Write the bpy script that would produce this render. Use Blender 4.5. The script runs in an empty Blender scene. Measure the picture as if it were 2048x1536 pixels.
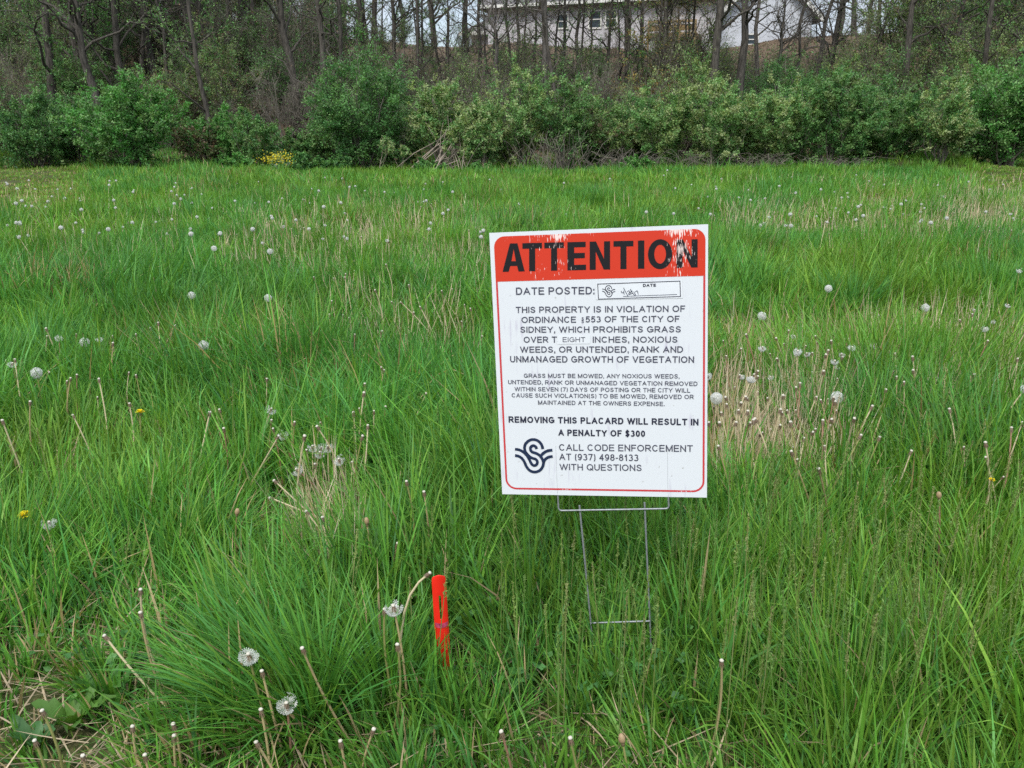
import bpy, math, random
import numpy as np
from mathutils import Matrix, Vector

S = bpy.context.scene
COL = S.collection
R = math.radians
rng = np.random.default_rng(7)
random.seed(7)

# ------------------------------------------------------------------ camera
PITCH, CAM_H, FPX = R(16.85), 1.25, 1670.0
cam_d = bpy.data.cameras.new("camera")
cam = bpy.data.objects.new("camera", cam_d)
COL.objects.link(cam)
cam.location = (0, 0, CAM_H)
cam.rotation_euler = (R(90) - PITCH, 0, 0)
cam_d.sensor_width = 36.0
cam_d.lens = 36.0 * FPX / 2048.0
cam_d.clip_start, cam_d.clip_end = 0.05, 3000
S.camera = cam
# ------------------------------------------------------------------ light
SUN_EL, SUN_AZ = R(52), R(200)          # azimuth clockwise from +Y: behind and a little left
world = bpy.data.worlds.new("World")
S.world = world
world.use_nodes = True
nt = world.node_tree
bg = nt.nodes["Background"]
sky = nt.nodes.new("ShaderNodeTexSky")
sky.sky_type = 'NISHITA'
sky.sun_disc = False
sky.sun_elevation, sky.sun_rotation = SUN_EL, SUN_AZ
sky.air_density, sky.dust_density, sky.ozone_density = 1.0, 2.0, 1.0
cl = nt.nodes.new("ShaderNodeTexNoise"); cl.inputs["Scale"].default_value = 2.6; cl.inputs["Detail"].default_value = 6
gc = nt.nodes.new("ShaderNodeTexCoord")
mp = nt.nodes.new("ShaderNodeMapping"); mp.inputs["Scale"].default_value = (1, 1, 2.5)
nt.links.new(gc.outputs["Generated"], mp.inputs["Vector"]); nt.links.new(mp.outputs[0], cl.inputs["Vector"])
rmp = nt.nodes.new("ShaderNodeMapRange"); rmp.inputs[1].default_value = .35; rmp.inputs[2].default_value = .62
rmp.inputs[3].default_value = .45; rmp.inputs[4].default_value = .95
nt.links.new(cl.outputs[0], rmp.inputs[0])
mx = nt.nodes.new("ShaderNodeMix"); mx.data_type = 'RGBA'
nt.links.new(rmp.outputs[0], mx.inputs[0]); nt.links.new(sky.outputs[0], mx.inputs[6])
sz = nt.nodes.new("ShaderNodeSeparateXYZ"); nt.links.new(gc.outputs["Generated"], sz.inputs[0])
rz_ = nt.nodes.new("ShaderNodeMapRange"); rz_.inputs[1].default_value = 0; rz_.inputs[2].default_value = .8   # overcast: about three times brighter overhead than low down
rz_.inputs[3].default_value = .40; rz_.inputs[4].default_value = 1.35; nt.links.new(sz.outputs[2], rz_.inputs[0])
vc = nt.nodes.new("ShaderNodeVectorMath"); vc.operation = 'SCALE'; vc.inputs[0].default_value = (7.9, 8.7, 9.9)
nt.links.new(rz_.outputs[0], vc.inputs["Scale"]); nt.links.new(vc.outputs[0], mx.inputs[7])
nt.links.new(mx.outputs[2], bg.inputs["Color"])
bg.inputs["Strength"].default_value = 0.10
sun_d = bpy.data.lights.new("sun", 'SUN')
sun_d.energy, sun_d.angle, sun_d.color = 1.5, R(15), (1, .96, .9)
sun = bpy.data.objects.new("sun", sun_d); COL.objects.link(sun)
sd = Vector((math.sin(SUN_AZ) * math.cos(SUN_EL), math.cos(SUN_AZ) * math.cos(SUN_EL), math.sin(SUN_EL)))
sun.rotation_euler = sd.to_track_quat('Z', 'Y').to_euler()
S.view_settings.view_transform = 'Standard'; S.view_settings.look = 'None'
S.view_settings.exposure, S.view_settings.gamma = 0.9, 1.0
S.render.film_transparent = False
S.render.filter_size = 1.6
cy = S.cycles
cy.max_bounces, cy.diffuse_bounces, cy.glossy_bounces = 6, 3, 2
cy.transmission_bounces, cy.transparent_max_bounces = 4, 4
cy.use_denoising = False
cy.caustics_reflective = cy.caustics_refractive = False

# ------------------------------------------------------------------ picture measurements -> places
cp, sp = math.cos(PITCH), math.sin(PITCH)
def cam2w(v):
    x, y, z = v
    return np.array([x, z * cp - y * sp, CAM_H - z * sp - y * cp])
def ray(px, py):
    d = cam2w(((px - 1024) / FPX, (py - 768) / FPX, 1.0)); d[2] -= CAM_H
    return d
def hashn(ix, iy, s):
    n = (ix * 374761393 + iy * 668265263 + s * 974711) & 0x7fffffff
    n = ((n ^ (n >> 13)) * 1274126177) & 0x7fffffff
    return ((n ^ (n >> 16)) & 0xffff) / 65535.0
def vnoise(x, y, scale, seed=0):
    x = np.asarray(x, float) / scale; y = np.asarray(y, float) / scale
    ix = np.floor(x).astype(np.int64); iy = np.floor(y).astype(np.int64)
    fx = x - ix; fy = y - iy
    fx = fx * fx * (3 - 2 * fx); fy = fy * fy * (3 - 2 * fy)
    a = hashn(ix, iy, seed); b = hashn(ix + 1, iy, seed); c = hashn(ix, iy + 1, seed); d = hashn(ix + 1, iy + 1, seed)
    return a + (b - a) * fx + (c - a) * fy + (a - b - c + d) * fx * fy
def sstep(a, b, x):
    t = np.clip((x - a) / (b - a), 0, 1); return t * t * (3 - 2 * t)
def terr(x, y):
    x = np.asarray(x, float); y = np.asarray(y, float)
    f = sstep(2.2, 5, y)
    z = f * (.10 * (vnoise(x, y, 2.3, 3) - .5) + .16 * (vnoise(x, y, 7, 4) - .5))
    z = z + .32 * np.exp(-((x - 14.2) / 2.6) ** 2 - ((y - 29.5) / 2.0) ** 2)
    foot = 31.0 + 1.2 * (vnoise(x, y * 0, 9, 5) - .5)
    top = 5.7 + 1.6 * sstep(-4, -16, x) + .9 * sstep(9, 22, x)
    z = z + top * sstep(foot, foot + 19, y) + .5 * (vnoise(x, y, 3, 6) - .5) * sstep(foot, foot + 5, y)
    return z
def tz(x, y): return float(terr(x, y))
def gpoint(px, py):
    d = ray(px, py); t = CAM_H / max(-d[2], .03)
    for _ in range(12):
        p = d * t
        t = (CAM_H - tz(p[0], p[1])) / max(-d[2], .03)
        t = min(t, 33 / max(d[1], .1))
    p = d * t; return np.array([p[0], p[1], tz(p[0], p[1])])
def hpoint(px, py, h):
    """the point that stands h above the field along a measured direction"""
    d = ray(px, py); t = (CAM_H - h) / max(-d[2], .03)
    for _ in range(10):
        p = d * t; t = (CAM_H - h - tz(p[0], p[1])) / max(-d[2], .03)
    p = d * t; return np.array([p[0], p[1], CAM_H + p[2]])
def at(px, dist, zv=2.0):
    """ground place at forward distance dist (m) that is seen in direction px at height zv"""
    x = (px - 1024) / FPX * (dist * cp + (CAM_H - zv) * sp)
    return np.array([x, dist, tz(x, dist)])

# ------------------------------------------------------------------ materials
def mat_new(name):
    m = bpy.data.materials.new(name); m.use_nodes = True
    return m, m.node_tree, m.node_tree.nodes["Principled BSDF"]
def plain(name, rgb, rough=.6, spec=.5, metal=0, nscale=40, namt=.12, bump=0):
    m, t, b = mat_new(name)
    tc = t.nodes.new("ShaderNodeTexCoord")
    n = t.nodes.new("ShaderNodeTexNoise"); n.inputs["Scale"].default_value = nscale; n.inputs["Detail"].default_value = 5
    t.links.new(tc.outputs["Object"], n.inputs["Vector"])
    mr = t.nodes.new("ShaderNodeMapRange"); mr.inputs[1].default_value = .3; mr.inputs[2].default_value = .7
    mr.inputs[3].default_value = 1 - namt; mr.inputs[4].default_value = 1 + namt
    t.links.new(n.outputs[0], mr.inputs[0])
    v = t.nodes.new("ShaderNodeVectorMath"); v.operation = 'SCALE'; v.inputs[0].default_value = rgb
    t.links.new(mr.outputs[0], v.inputs["Scale"]); t.links.new(v.outputs[0], b.inputs["Base Color"])
    b.inputs["Roughness"].default_value = rough; b.inputs["Specular IOR Level"].default_value = spec
    b.inputs["Metallic"].default_value = metal
    if bump:
        bp = t.nodes.new("ShaderNodeBump"); bp.inputs["Strength"].default_value = bump; bp.inputs["Distance"].default_value = .02
        t.links.new(n.outputs[0], bp.inputs["Height"]); t.links.new(bp.outputs[0], b.inputs["Normal"])
    return m
def leafy(name, rough=.5, spec=.35, trans=.35, tint=(1.25, 1.15, .6)):
    """blades and leaves: their own colours from the mesh, light partly passing through"""
    m, t, b = mat_new(name)
    at_ = t.nodes.new("ShaderNodeAttribute"); at_.attribute_name = "col"
    t.links.new(at_.outputs["Color"], b.inputs["Base Color"])
    b.inputs["Roughness"].default_value = rough; b.inputs["Specular IOR Level"].default_value = spec
    tr = t.nodes.new("ShaderNodeBsdfTranslucent")
    v = t.nodes.new("ShaderNodeVectorMath"); v.operation = 'MULTIPLY'; v.inputs[1].default_value = tint
    t.links.new(at_.outputs["Color"], v.inputs[0]); t.links.new(v.outputs[0], tr.inputs["Color"])
    ms = t.nodes.new("ShaderNodeMixShader"); ms.inputs[0].default_value = trans
    t.links.new(b.outputs[0], ms.inputs[1]); t.links.new(tr.outputs[0], ms.inputs[2])
    t.links.new(ms.outputs[0], t.nodes["Material Output"].inputs["Surface"])
    return m
def bark(name, c1, c2):
    m, t, b = mat_new(name)
    tc = t.nodes.new("ShaderNodeTexCoord"); mpn = t.nodes.new("ShaderNodeMapping"); mpn.inputs["Scale"].default_value = (9, 9, 1.6)
    t.links.new(tc.outputs["Object"], mpn.inputs["Vector"])
    n = t.nodes.new("ShaderNodeTexNoise"); n.inputs["Scale"].default_value = 2.2; n.inputs["Detail"].default_value = 7
    t.links.new(mpn.outputs[0], n.inputs["Vector"])
    r = t.nodes.new("ShaderNodeValToRGB"); r.color_ramp.elements[0].position = .35; r.color_ramp.elements[1].position = .68
    r.color_ramp.elements[0].color = (*c1, 1); r.color_ramp.elements[1].color = (*c2, 1)
    t.links.new(n.outputs[0], r.inputs[0]); t.links.new(r.outputs[0], b.inputs["Base Color"])
    b.inputs["Roughness"].default_value = .9; b.inputs["Specular IOR Level"].default_value = .15
    bp = t.nodes.new("ShaderNodeBump"); bp.inputs["Strength"].default_value = .8; bp.inputs["Distance"].default_value = .03
    t.links.new(n.outputs[0], bp.inputs["Height"]); t.links.new(bp.outputs[0], b.inputs["Normal"])
    return m
M_GRASS = leafy("grass_blades", .45, .25, .34)
M_STRAW = leafy("straw", .6, .3, .2, (1, 1, .9))
M_LEAF = leafy("leaves", .5, .35, .3)
M_FLUFF = leafy("seed_fluff", .8, .1, .5, (1, 1, 1))
M_BARK = bark("bark_brown", (.040, .036, .030), (.115, .102, .086))
M_BARK2 = bark("bark_grey", (.065, .058, .050), (.19, .17, .15))
M_TWIG = plain("twig", (.145, .130, .106), .9, .1, nscale=6, namt=.35)
M_STICK = plain("dead_stick", (.30, .25, .20), .85, .15, nscale=8, namt=.3)

# ------------------------------------------------------------------ mesh helpers
class MB:
    """collects quads and triangles with a colour per vertex; build() links ONE mesh object"""
    def __init__(self): self.v = []; self.q = []; self.t = []; self.c = []; self.n = 0
    def add(self, v, q=None, t=None, c=(.5, .5, .5)):
        v = np.asarray(v, float).reshape(-1, 3)
        if q is not None and len(q): self.q.append(np.asarray(q, np.int64) + self.n)
        if t is not None and len(t): self.t.append(np.asarray(t, np.int64) + self.n)
        c = np.asarray(c, float)
        if c.ndim == 1: c = np.tile(c, (len(v), 1))
        self.v.append(v); self.c.append(c); self.n += len(v)
    def mesh(self, name, mat, smooth=False):
        me = bpy.data.meshes.new(name)
        v = np.concatenate(self.v); c = np.concatenate(self.c)
        q = np.concatenate(self.q) if self.q else np.zeros((0, 4), np.int64)
        t = np.concatenate(self.t) if self.t else np.zeros((0, 3), np.int64)
        me.vertices.add(len(v)); me.vertices.foreach_set("co", v.astype(np.float32).ravel())
        li = np.concatenate([q.ravel(), t.ravel()]).astype(np.int32)
        me.loops.add(len(li)); me.loops.foreach_set("vertex_index", li)
        ls = np.concatenate([np.arange(len(q)) * 4, len(q) * 4 + np.arange(len(t)) * 3]).astype(np.int32)
        me.polygons.add(len(ls)); me.polygons.foreach_set("loop_start", ls)
        me.polygons.foreach_set("use_smooth", np.full(len(ls), bool(smooth)))
        a = me.color_attributes.new("col", 'FLOAT_COLOR', 'POINT')
        a.data.foreach_set("color", np.concatenate([c, np.ones((len(c), 1))], 1).astype(np.float32).ravel())
        me.update(calc_edges=True); me.validate()
        if mat is not None: me.materials.append(mat)
        return me
    def build(self, name, mat, parent=None, smooth=False):
        o = bpy.data.objects.new(name, self.mesh(name, mat, smooth)); COL.objects.link(o)
        if parent is not None: o.parent = parent
        return o
def link(name, me, parent=None):
    o = bpy.data.objects.new(name, me); COL.objects.link(o)
    if parent is not None: o.parent = parent
    return o
def tag(o, label=None, cat=None, group=None, kind=None):
    if label: o["label"] = label
    if cat: o["category"] = cat
    if group: o["group"] = group
    if kind: o["kind"] = kind
    return o
def thing(name, label, cat, loc=(0, 0, 0), rz=0, group=None):
    o = bpy.data.objects.new(name, None); COL.objects.link(o)
    o.empty_display_size = .1; o.location = loc; o.rotation_euler = (0, 0, rz)
    return tag(o, label, cat, group)
def dup(root, loc, rz, sc, label, group=None):
    r = root.copy(); COL.objects.link(r); r.location = loc; r.rotation_euler = (0, 0, rz); r.scale = sc; r["label"] = label
    if group: r["group"] = group
    elif "group" in r: del r["group"]
    for ch in list(root.children):
        c = ch.copy(); COL.objects.link(c); c.parent = r
        for g in list(ch.children):
            d = g.copy(); COL.objects.link(d); d.parent = c
    return r
def norm(a): return a / np.maximum(np.linalg.norm(a, axis=-1, keepdims=True), 1e-9)
def tubes(mb, P, Rad, sides=4, col=(.5, .5, .5), cap=False):
    """P (N,K,3) centre lines, Rad (N,K) radii"""
    P = np.asarray(P, float); Rad = np.asarray(Rad, float)
    if P.ndim == 2: P = P[None]; Rad = Rad[None]
    N, K, _ = P.shape
    T = norm(np.gradient(P, axis=1))
    main = norm(P[:, -1] - P[:, 0])
    ref = np.where(np.abs(main[:, 2:3]) > .8, np.array([[1., 0, 0]]), np.array([[0, 0, 1.]]))[:, None, :]
    U = norm(np.cross(T, np.broadcast_to(ref, T.shape))); V = np.cross(T, U)
    a = np.arange(sides) / sides * 2 * np.pi
    ring = (U[:, :, None] * np.cos(a)[None, None, :, None] + V[:, :, None] * np.sin(a)[None, None, :, None]) * Rad[:, :, None, None]
    vv = P[:, :, None] + ring
    idx = np.arange(N * K * sides).reshape(N, K, sides); nx = np.roll(idx, -1, axis=2)
    q = np.stack([idx[:, :-1], nx[:, :-1], nx[:, 1:], idx[:, 1:]], -1).reshape(-1, 4)
    c = np.asarray(col, float)
    if c.ndim == 2: c = np.repeat(c, K * sides, 0)
    mb.add(vv.reshape(-1, 3), q, None, c)
    if cap:
        for e in (0, K - 1):
            cen = P[:, e]; base = mb.n
            vs = np.concatenate([vv[:, e].reshape(-1, 3), cen])
            ii = np.arange(N * sides).reshape(N, sides); jj = np.roll(ii, -1, 1); cc = np.repeat(N * sides + np.arange(N)[:, None], sides, 1)
            tt = np.stack([ii, jj, cc] if e == 0 else [jj, ii, cc], -1).reshape(-1, 3)
            mb.add(vs, None, tt, np.concatenate([np.repeat(c, 1, 0)[:1]] * len(vs)) if c.ndim == 2 else c)
def ball(mb, cen, r, col, sc=(1, 1, 1), nu=10, nv=7, jit=0):
    u = np.arange(nu) / nu * 2 * np.pi; v = np.linspace(0.02, np.pi - .02, nv)
    p = np.stack([np.outer(np.sin(v), np.cos(u)), np.outer(np.sin(v), np.sin(u)), np.outer(np.cos(v), np.ones(nu))], -1)
    if jit: p = p * (1 + jit * (rng.random(p.shape[:2]) - .5))[..., None]
    p = p * np.asarray(sc) * r + np.asarray(cen)
    i = np.arange(nu * nv).reshape(nv, nu); j = np.roll(i, -1, 1)
    q = np.stack([i[:-1], i[1:], j[1:], j[:-1]], -1).reshape(-1, 4)
    mb.add(p.reshape(-1, 3), q, None, col)
def leaves(mb, C, L, Wd, col, up=.5, axis=None):
    """one small pointed leaf at each centre; L, Wd arrays"""
    n = len(C)
    nrm = norm(rng.normal(size=(n, 3)) + np.array([0, 0, up]) * 1.5)
    a = rng.normal(size=(n, 3)) if axis is None else axis + .4 * rng.normal(size=(n, 3))
    a = norm(a - nrm * (a * nrm).sum(1, keepdims=True)); b = np.cross(nrm, a)
    L = np.asarray(L).reshape(-1, 1); Wd = np.asarray(Wd).reshape(-1, 1)
    v = np.stack([C - a * L * .5, C + b * Wd * .5 - nrm * L * .06, C + a * L * .5, C - b * Wd * .5 - nrm * L * .06], 1)
    i = np.arange(n * 4).reshape(n, 4)
    mb.add(v.reshape(-1, 3), i, None, np.repeat(col, 4, 0))
def blades(mb, B, az, lean, bend, L, Wd, col, segs=3, twist=None):
    """grass blades: base B, azimuth, lean from vertical, extra bend along the length"""
    n = len(B)
    k = segs + 1
    t = np.linspace(0, 1, k)
    th = lean[:, None] + bend[:, None] * t[None]
    st = (L / segs)[:, None]
    h = np.concatenate([np.zeros((n, 1)), np.cumsum(np.sin(th[:, :-1]) * st, 1)], 1)
    z = np.concatenate([np.zeros((n, 1)), np.cumsum(np.cos(th[:, :-1]) * st, 1)], 1)
    d = np.stack([np.cos(az), np.sin(az)], 1)
    P = np.stack([B[:, 0:1] + h * d[:, 0:1], B[:, 1:2] + h * d[:, 1:2], B[:, 2:3] + z], -1)
    fa = az + np.pi / 2 + (rng.normal(size=n) * .7 if twist is None else twist)
    w = np.stack([np.cos(fa), np.sin(fa), 0 * fa], 1)
    wt = np.array([.75, 1.0, .85, .6, .35, .2])[:k] if k > 3 else np.array([.85, .9, .15])[:k]
    if k == 4: wt = np.array([.75, 1, .7, .07])
    if k == 5: wt = np.array([.7, 1, .85, .55, .05])
    off = w[:, None] * (wt[None] * Wd[:, None] * .5)[..., None]
    v = np.stack([P - off, P + off], 2)           # n,k,2,3
    i = np.arange(n * k * 2).reshape(n, k, 2)
    q = np.stack([i[:, :-1, 0], i[:, :-1, 1], i[:, 1:, 1], i[:, 1:, 0]], -1).reshape(-1, 4)
    mb.add(v.reshape(-1, 3), q, None, np.repeat(col, k * 2, 0))
def box(mb, x0, x1, y0, y1, z0, z1, col=(.5, .5, .5)):
    v = [(x, y, z) for z in (z0, z1) for y in (y0, y1) for x in (x0, x1)]
    q = [(0, 2, 3, 1), (4, 5, 7, 6), (0, 1, 5, 4), (2, 6, 7, 3), (0, 4, 6, 2), (1, 3, 7, 5)]
    mb.add(v, q, None, col)

def pal(n, cols, wts, jit=.2):
    c = np.array(cols)[rng.choice(len(cols), n, p=np.array(wts) / sum(wts))]
    return (c * (1 + jit * rng.normal(size=(n, 1)))).clip(.008, .8)

# ================================================================== SETTING: ground
def ground_mesh():
    mb = MB()
    def sheet(xs, ys):
        X, Y = np.meshgrid(xs, ys); Z = terr(X, Y)
        i = np.arange(X.size).reshape(X.shape)
        q = np.stack([i[:-1, :-1], i[:-1, 1:], i[1:, 1:], i[1:, :-1]], -1).reshape(-1, 4)
        mb.add(np.stack([X, Y, Z], -1).reshape(-1, 3), q)
    xs = np.concatenate([[-900, -400, -150, -80], np.arange(-50, 50.1, .7), [80, 150, 400, 900]])
    ys = np.concatenate([[-300, -60, -20], np.arange(-8, 62, .6), [80, 120, 250, 600, 1200, 2200]])
    sheet(xs, ys)
    return mb
m, t, b = mat_new("ground_soil")
tc = t.nodes.new("ShaderNodeTexCoord")
n1 = t.nodes.new("ShaderNodeTexNoise"); n1.inputs["Scale"].default_value = .9; n1.inputs["Detail"].default_value = 8
n2 = t.nodes.new("ShaderNodeTexNoise"); n2.inputs["Scale"].default_value = 34; n2.inputs["Detail"].default_value = 6
for n_ in (n1, n2): t.links.new(tc.outputs["Object"], n_.inputs["Vector"])
r1 = t.nodes.new("ShaderNodeValToRGB"); e = r1.color_ramp.elements
e[0].position, e[0].color = .35, (.028, .045, .012, 1); e[1].position, e[1].color = .68, (.095, .090, .038, 1)
r2 = t.nodes.new("ShaderNodeValToRGB"); e = r2.color_ramp.elements
e[0].position, e[0].color = .35, (.06, .045, .03, 1); e[1].position, e[1].color = .7, (.22, .16, .11, 1)
t.links.new(n2.outputs[0], r1.inputs[0]); t.links.new(n2.outputs[0], r2.inputs[0])
sx = t.nodes.new("ShaderNodeSeparateXYZ"); t.links.new(tc.outputs["Object"], sx.inputs[0])
mr = t.nodes.new("ShaderNodeMapRange"); mr.inputs[1].default_value = 29.5; mr.inputs[2].default_value = 32.5
t.links.new(sx.outputs[1], mr.inputs[0])
mxn = t.nodes.new("ShaderNodeMix"); mxn.data_type = 'RGBA'
t.links.new(mr.outputs[0], mxn.inputs[0]); t.links.new(r1.outputs[0], mxn.inputs[6]); t.links.new(r2.outputs[0], mxn.inputs[7])
t.links.new(mxn.outputs[2], b.inputs["Base Color"]); b.inputs["Roughness"].default_value = .95
b.inputs["Specular IOR Level"].default_value = .1
bp = t.nodes.new("ShaderNodeBump"); bp.inputs["Strength"].default_value = .7; bp.inputs["Distance"].default_value = .03
t.links.new(n2.outputs[0], bp.inputs["Height"]); t.links.new(bp.outputs[0], b.inputs["Normal"])
g = ground_mesh().build("ground", m, smooth=True)
tag(g, "rough meadow ground rising to a leaf littered wooded slope", "ground", kind="structure")

# ================================================================== NOTICE SIGN
SW, SH = .473, .61
_u = norm(np.array([-.0448, -.9766, -.2116])); _r = np.array([.984, -.002, -.176]); _r = norm(_r - _u * (_r @ _u))
_o = cam2w((.2096, .2594, 1.937))
def cdir(v): return cam2w(v) - cam2w((0, 0, 0))
s_r, s_u = cdir(_r), cdir(_u); s_n = np.cross(s_r, s_u)
SM = Matrix([[s_r[i], s_u[i], s_n[i], _o[i]] for i in range(3)] + [[0, 0, 0, 1]])
def suv(px, py):
    """where a measured direction meets the plane of the sign, in the sign's own x, y"""
    d = ray(px, py); c = np.array([0, 0, CAM_H]); k = ((_o - c) @ s_n) / (d @ s_n); p = c + d * k - _o
    return np.array([p @ s_r, p @ s_u])
sign = bpy.data.objects.new("notice_sign", None); COL.objects.link(sign); sign.matrix_world = SM
sign.empty_display_size = .2
tag(sign, "white notice placard with red ATTENTION header on a wire stake in the grass", "sign")

def worn(name, base, reveal, amount=1.0):
    """printed ink scratched away in upright streaks, most near the top edge, the second T and the last N"""
    m, t, b = mat_new(name)
    tc = t.nodes.new("ShaderNodeTexCoord"); s = t.nodes.new("ShaderNodeSeparateXYZ"); t.links.new(tc.outputs["Object"], s.inputs[0])
    mpn = t.nodes.new("ShaderNodeMapping"); mpn.inputs["Scale"].default_value = (420, 60, 1); t.links.new(tc.outputs["Object"], mpn.inputs["Vector"])
    n = t.nodes.new("ShaderNodeTexNoise"); n.inputs["Scale"].default_value = 1; n.inputs["Detail"].default_value = 3; t.links.new(mpn.outputs[0], n.inputs["Vector"])
    n2 = t.nodes.new("ShaderNodeTexNoise"); n2.inputs["Scale"].default_value = 26; n2.inputs["Detail"].default_value = 2; t.links.new(tc.outputs["Object"], n2.inputs["Vector"])
    def M(op, a, bb, c=None):
        k = t.nodes.new("ShaderNodeMath"); k.operation = op
        for i, v in enumerate((a, bb, c)):
            if v is None: continue
            if isinstance(v, (int, float)): k.inputs[i].default_value = v
            else: t.links.new(v, k.inputs[i])
        return k.outputs[0]
    def bump_at(x0, w):                      # scratched zones across the width
        d = M('ABSOLUTE', M('SUBTRACT', s.outputs[0], x0), 0); return M('MAXIMUM', M('SUBTRACT', 1, M('DIVIDE', d, w)), 0)
    zone = M('ADD', M('ADD', M('MULTIPLY', bump_at(.178, .06), .21), M('MULTIPLY', bump_at(-.085, .055), .17)), M('MULTIPLY', bump_at(-.14, .03), .1))
    edge = M('MULTIPLY', M('MAXIMUM', M('SUBTRACT', s.outputs[1], .586), 0), 6.5)
    v = M('ADD', M('ADD', M('MULTIPLY', n.outputs[0], .72), M('MULTIPLY', n2.outputs[0], .28)), M('ADD', zone, edge))
    mr = t.nodes.new("ShaderNodeMapRange"); mr.inputs[1].default_value = .728; mr.inputs[2].default_value = .762
    mr.inputs[4].default_value = amount
    t.links.new(v, mr.inputs[0])
    mxx = t.nodes.new("ShaderNodeMix"); mxx.data_type = 'RGBA'; t.links.new(mr.outputs[0], mxx.inputs[0])
    mxx.inputs[6].default_value = (*base, 1); mxx.inputs[7].default_value = (*reveal, 1)
    t.links.new(mxx.outputs[2], b.inputs["Base Color"]); b.inputs["Roughness"].default_value = .5; b.inputs["Specular IOR Level"].default_value = .22
    return m
def panel_mat():
    m, t, b = mat_new("corrugated_white")
    tc = t.nodes.new("ShaderNodeTexCoord")
    mpn = t.nodes.new("ShaderNodeMapping"); mpn.inputs["Scale"].default_value = (120, 9, 1); t.links.new(tc.outputs["Object"], mpn.inputs["Vector"])
    n = t.nodes.new("ShaderNodeTexNoise"); n.inputs["Scale"].default_value = 1; n.inputs["Detail"].default_value = 4; t.links.new(mpn.outputs[0], n.inputs["Vector"])
    n2 = t.nodes.new("ShaderNodeTexNoise"); n2.inputs["Scale"].default_value = 9; n2.inputs["Detail"].default_value = 3; t.links.new(tc.outputs["Object"], n2.inputs["Vector"])
    n3 = t.nodes.new("ShaderNodeTexNoise"); n3.inputs["Scale"].default_value = 90; n3.inputs["Detail"].default_value = 2; t.links.new(tc.outputs["Object"], n3.inputs["Vector"])
    mm = t.nodes.new("ShaderNodeMath"); mm.operation = 'MULTIPLY'; t.links.new(n.outputs[0], mm.inputs[0]); t.links.new(n2.outputs[0], mm.inputs[1])
    r = t.nodes.new("ShaderNodeValToRGB"); e = r.color_ramp.elements
    e[0].position, e[0].color = .33, (.625, .645, .67, 1); e[1].position, e[1].color = .48, (.47, .45, .53, 1)
    t.links.new(mm.outputs[0], r.inputs[0])
    r3 = t.nodes.new("ShaderNodeValToRGB"); e = r3.color_ramp.elements
    e[0].position, e[0].color = .70, (1, 1, 1, 1); e[1].position, e[1].color = .78, (.62, .6, .56, 1)
    t.links.new(n3.outputs[0], r3.inputs[0])
    mu = t.nodes.new("ShaderNodeMix"); mu.data_type = 'RGBA'; mu.blend_type = 'MULTIPLY'; mu.inputs[0].default_value = 1
    t.links.new(r.outputs[0], mu.inputs[6]); t.links.new(r3.outputs[0], mu.inputs[7]); t.links.new(mu.outputs[2], b.inputs["Base Color"])
    w = t.nodes.new("ShaderNodeTexWave"); w.inputs["Scale"].default_value = 55; t.links.new(tc.outputs["Object"], w.inputs["Vector"])
    bp = t.nodes.new("ShaderNodeBump"); bp.inputs["Strength"].default_value = .22; bp.inputs["Distance"].default_value = .001
    t.links.new(w.outputs[1], bp.inputs["Height"]); t.links.new(bp.outputs[0], b.inputs["Normal"])
    b.inputs["Roughness"].default_value = .45; b.inputs["Specular IOR Level"].default_value = .4
    return m
RED = (.55, .038, .016)
M_PANEL = panel_mat()
M_HEAD = worn("red_header_ink", RED, (.78, .62, .58))
M_HEADTXT = worn("black_header_ink", (.010, .009, .011), (.62, .50, .46))
M_RULE = worn("red_rule_ink", (.50, .045, .05), (.75, .70, .72), .7)
M_INK = plain("grey_blue_ink", (.058, .060, .088), .5, .3, nscale=160, namt=.35)
M_BOLDINK = plain("dark_ink", (.022, .024, .045), .5, .3, nscale=160, namt=.3)
M_NAVY = plain("navy_ink", (.012, .022, .055), .45, .3, nscale=120, namt=.25)
M_STICKER = plain("sticker_paper", (.645, .665, .69), .5, .4, nscale=30, namt=.03)
M_WIRE = plain("galvanised_wire", (.27, .28, .29), .55, .4, metal=.6, nscale=200, namt=.25)

def rrect(x0, x1, y0, y1, rt, rb, n=8):
    pts = []
    for cx, cy_, r, a0 in ((x1 - rt, y1 - rt, rt, 0), (x0 + rt, y1 - rt, rt, 90), (x0 + rb, y0 + rb, rb, 180), (x1 - rb, y0 + rb, rb, 270)):
        for k in range(n + 1 if r > 0 else 1):
            a = R(a0 + 90 * k / n); pts.append((cx + r * math.cos(a), cy_ + r * math.sin(a)))
    return pts
# panel: a 4 mm sheet, very slightly bowed, with rounded arrises
bow = lambda x, y: .0035 * ((y / SH - .5) ** 2 * 4 - 1) + .002 * (x / SW) ** 2
def panel():
    mb = MB(); nx, ny = 14, 18
    xs = np.linspace(-SW / 2, SW / 2, nx); ys = np.linspace(0, SH, ny)
    X, Y = np.meshgrid(xs, ys)
    Zf = 0 * X
    f = np.stack([X, Y, Zf], -1).reshape(-1, 3); bk = f - [0, 0, .004]
    i = np.arange(nx * ny).reshape(ny, nx); N = nx * ny
    q = np.stack([i[:-1, :-1], i[:-1, 1:], i[1:, 1:], i[1:, :-1]], -1).reshape(-1, 4)
    ring = np.concatenate([i[0, :-1], i[:-1, -1], i[-1, :0:-1], i[:0:-1, 0]])
    nxt = np.roll(ring, -1)
    side = np.stack([ring + N, nxt + N, nxt, ring], -1)
    mb.add(np.concatenate([f, bk]), np.concatenate([q, q[:, ::-1] + N, side]))
    return mb
pan = panel().build("panel", M_PANEL, sign)
ZH, ZT, ZT2 = .0004, .0008, .0012
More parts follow.
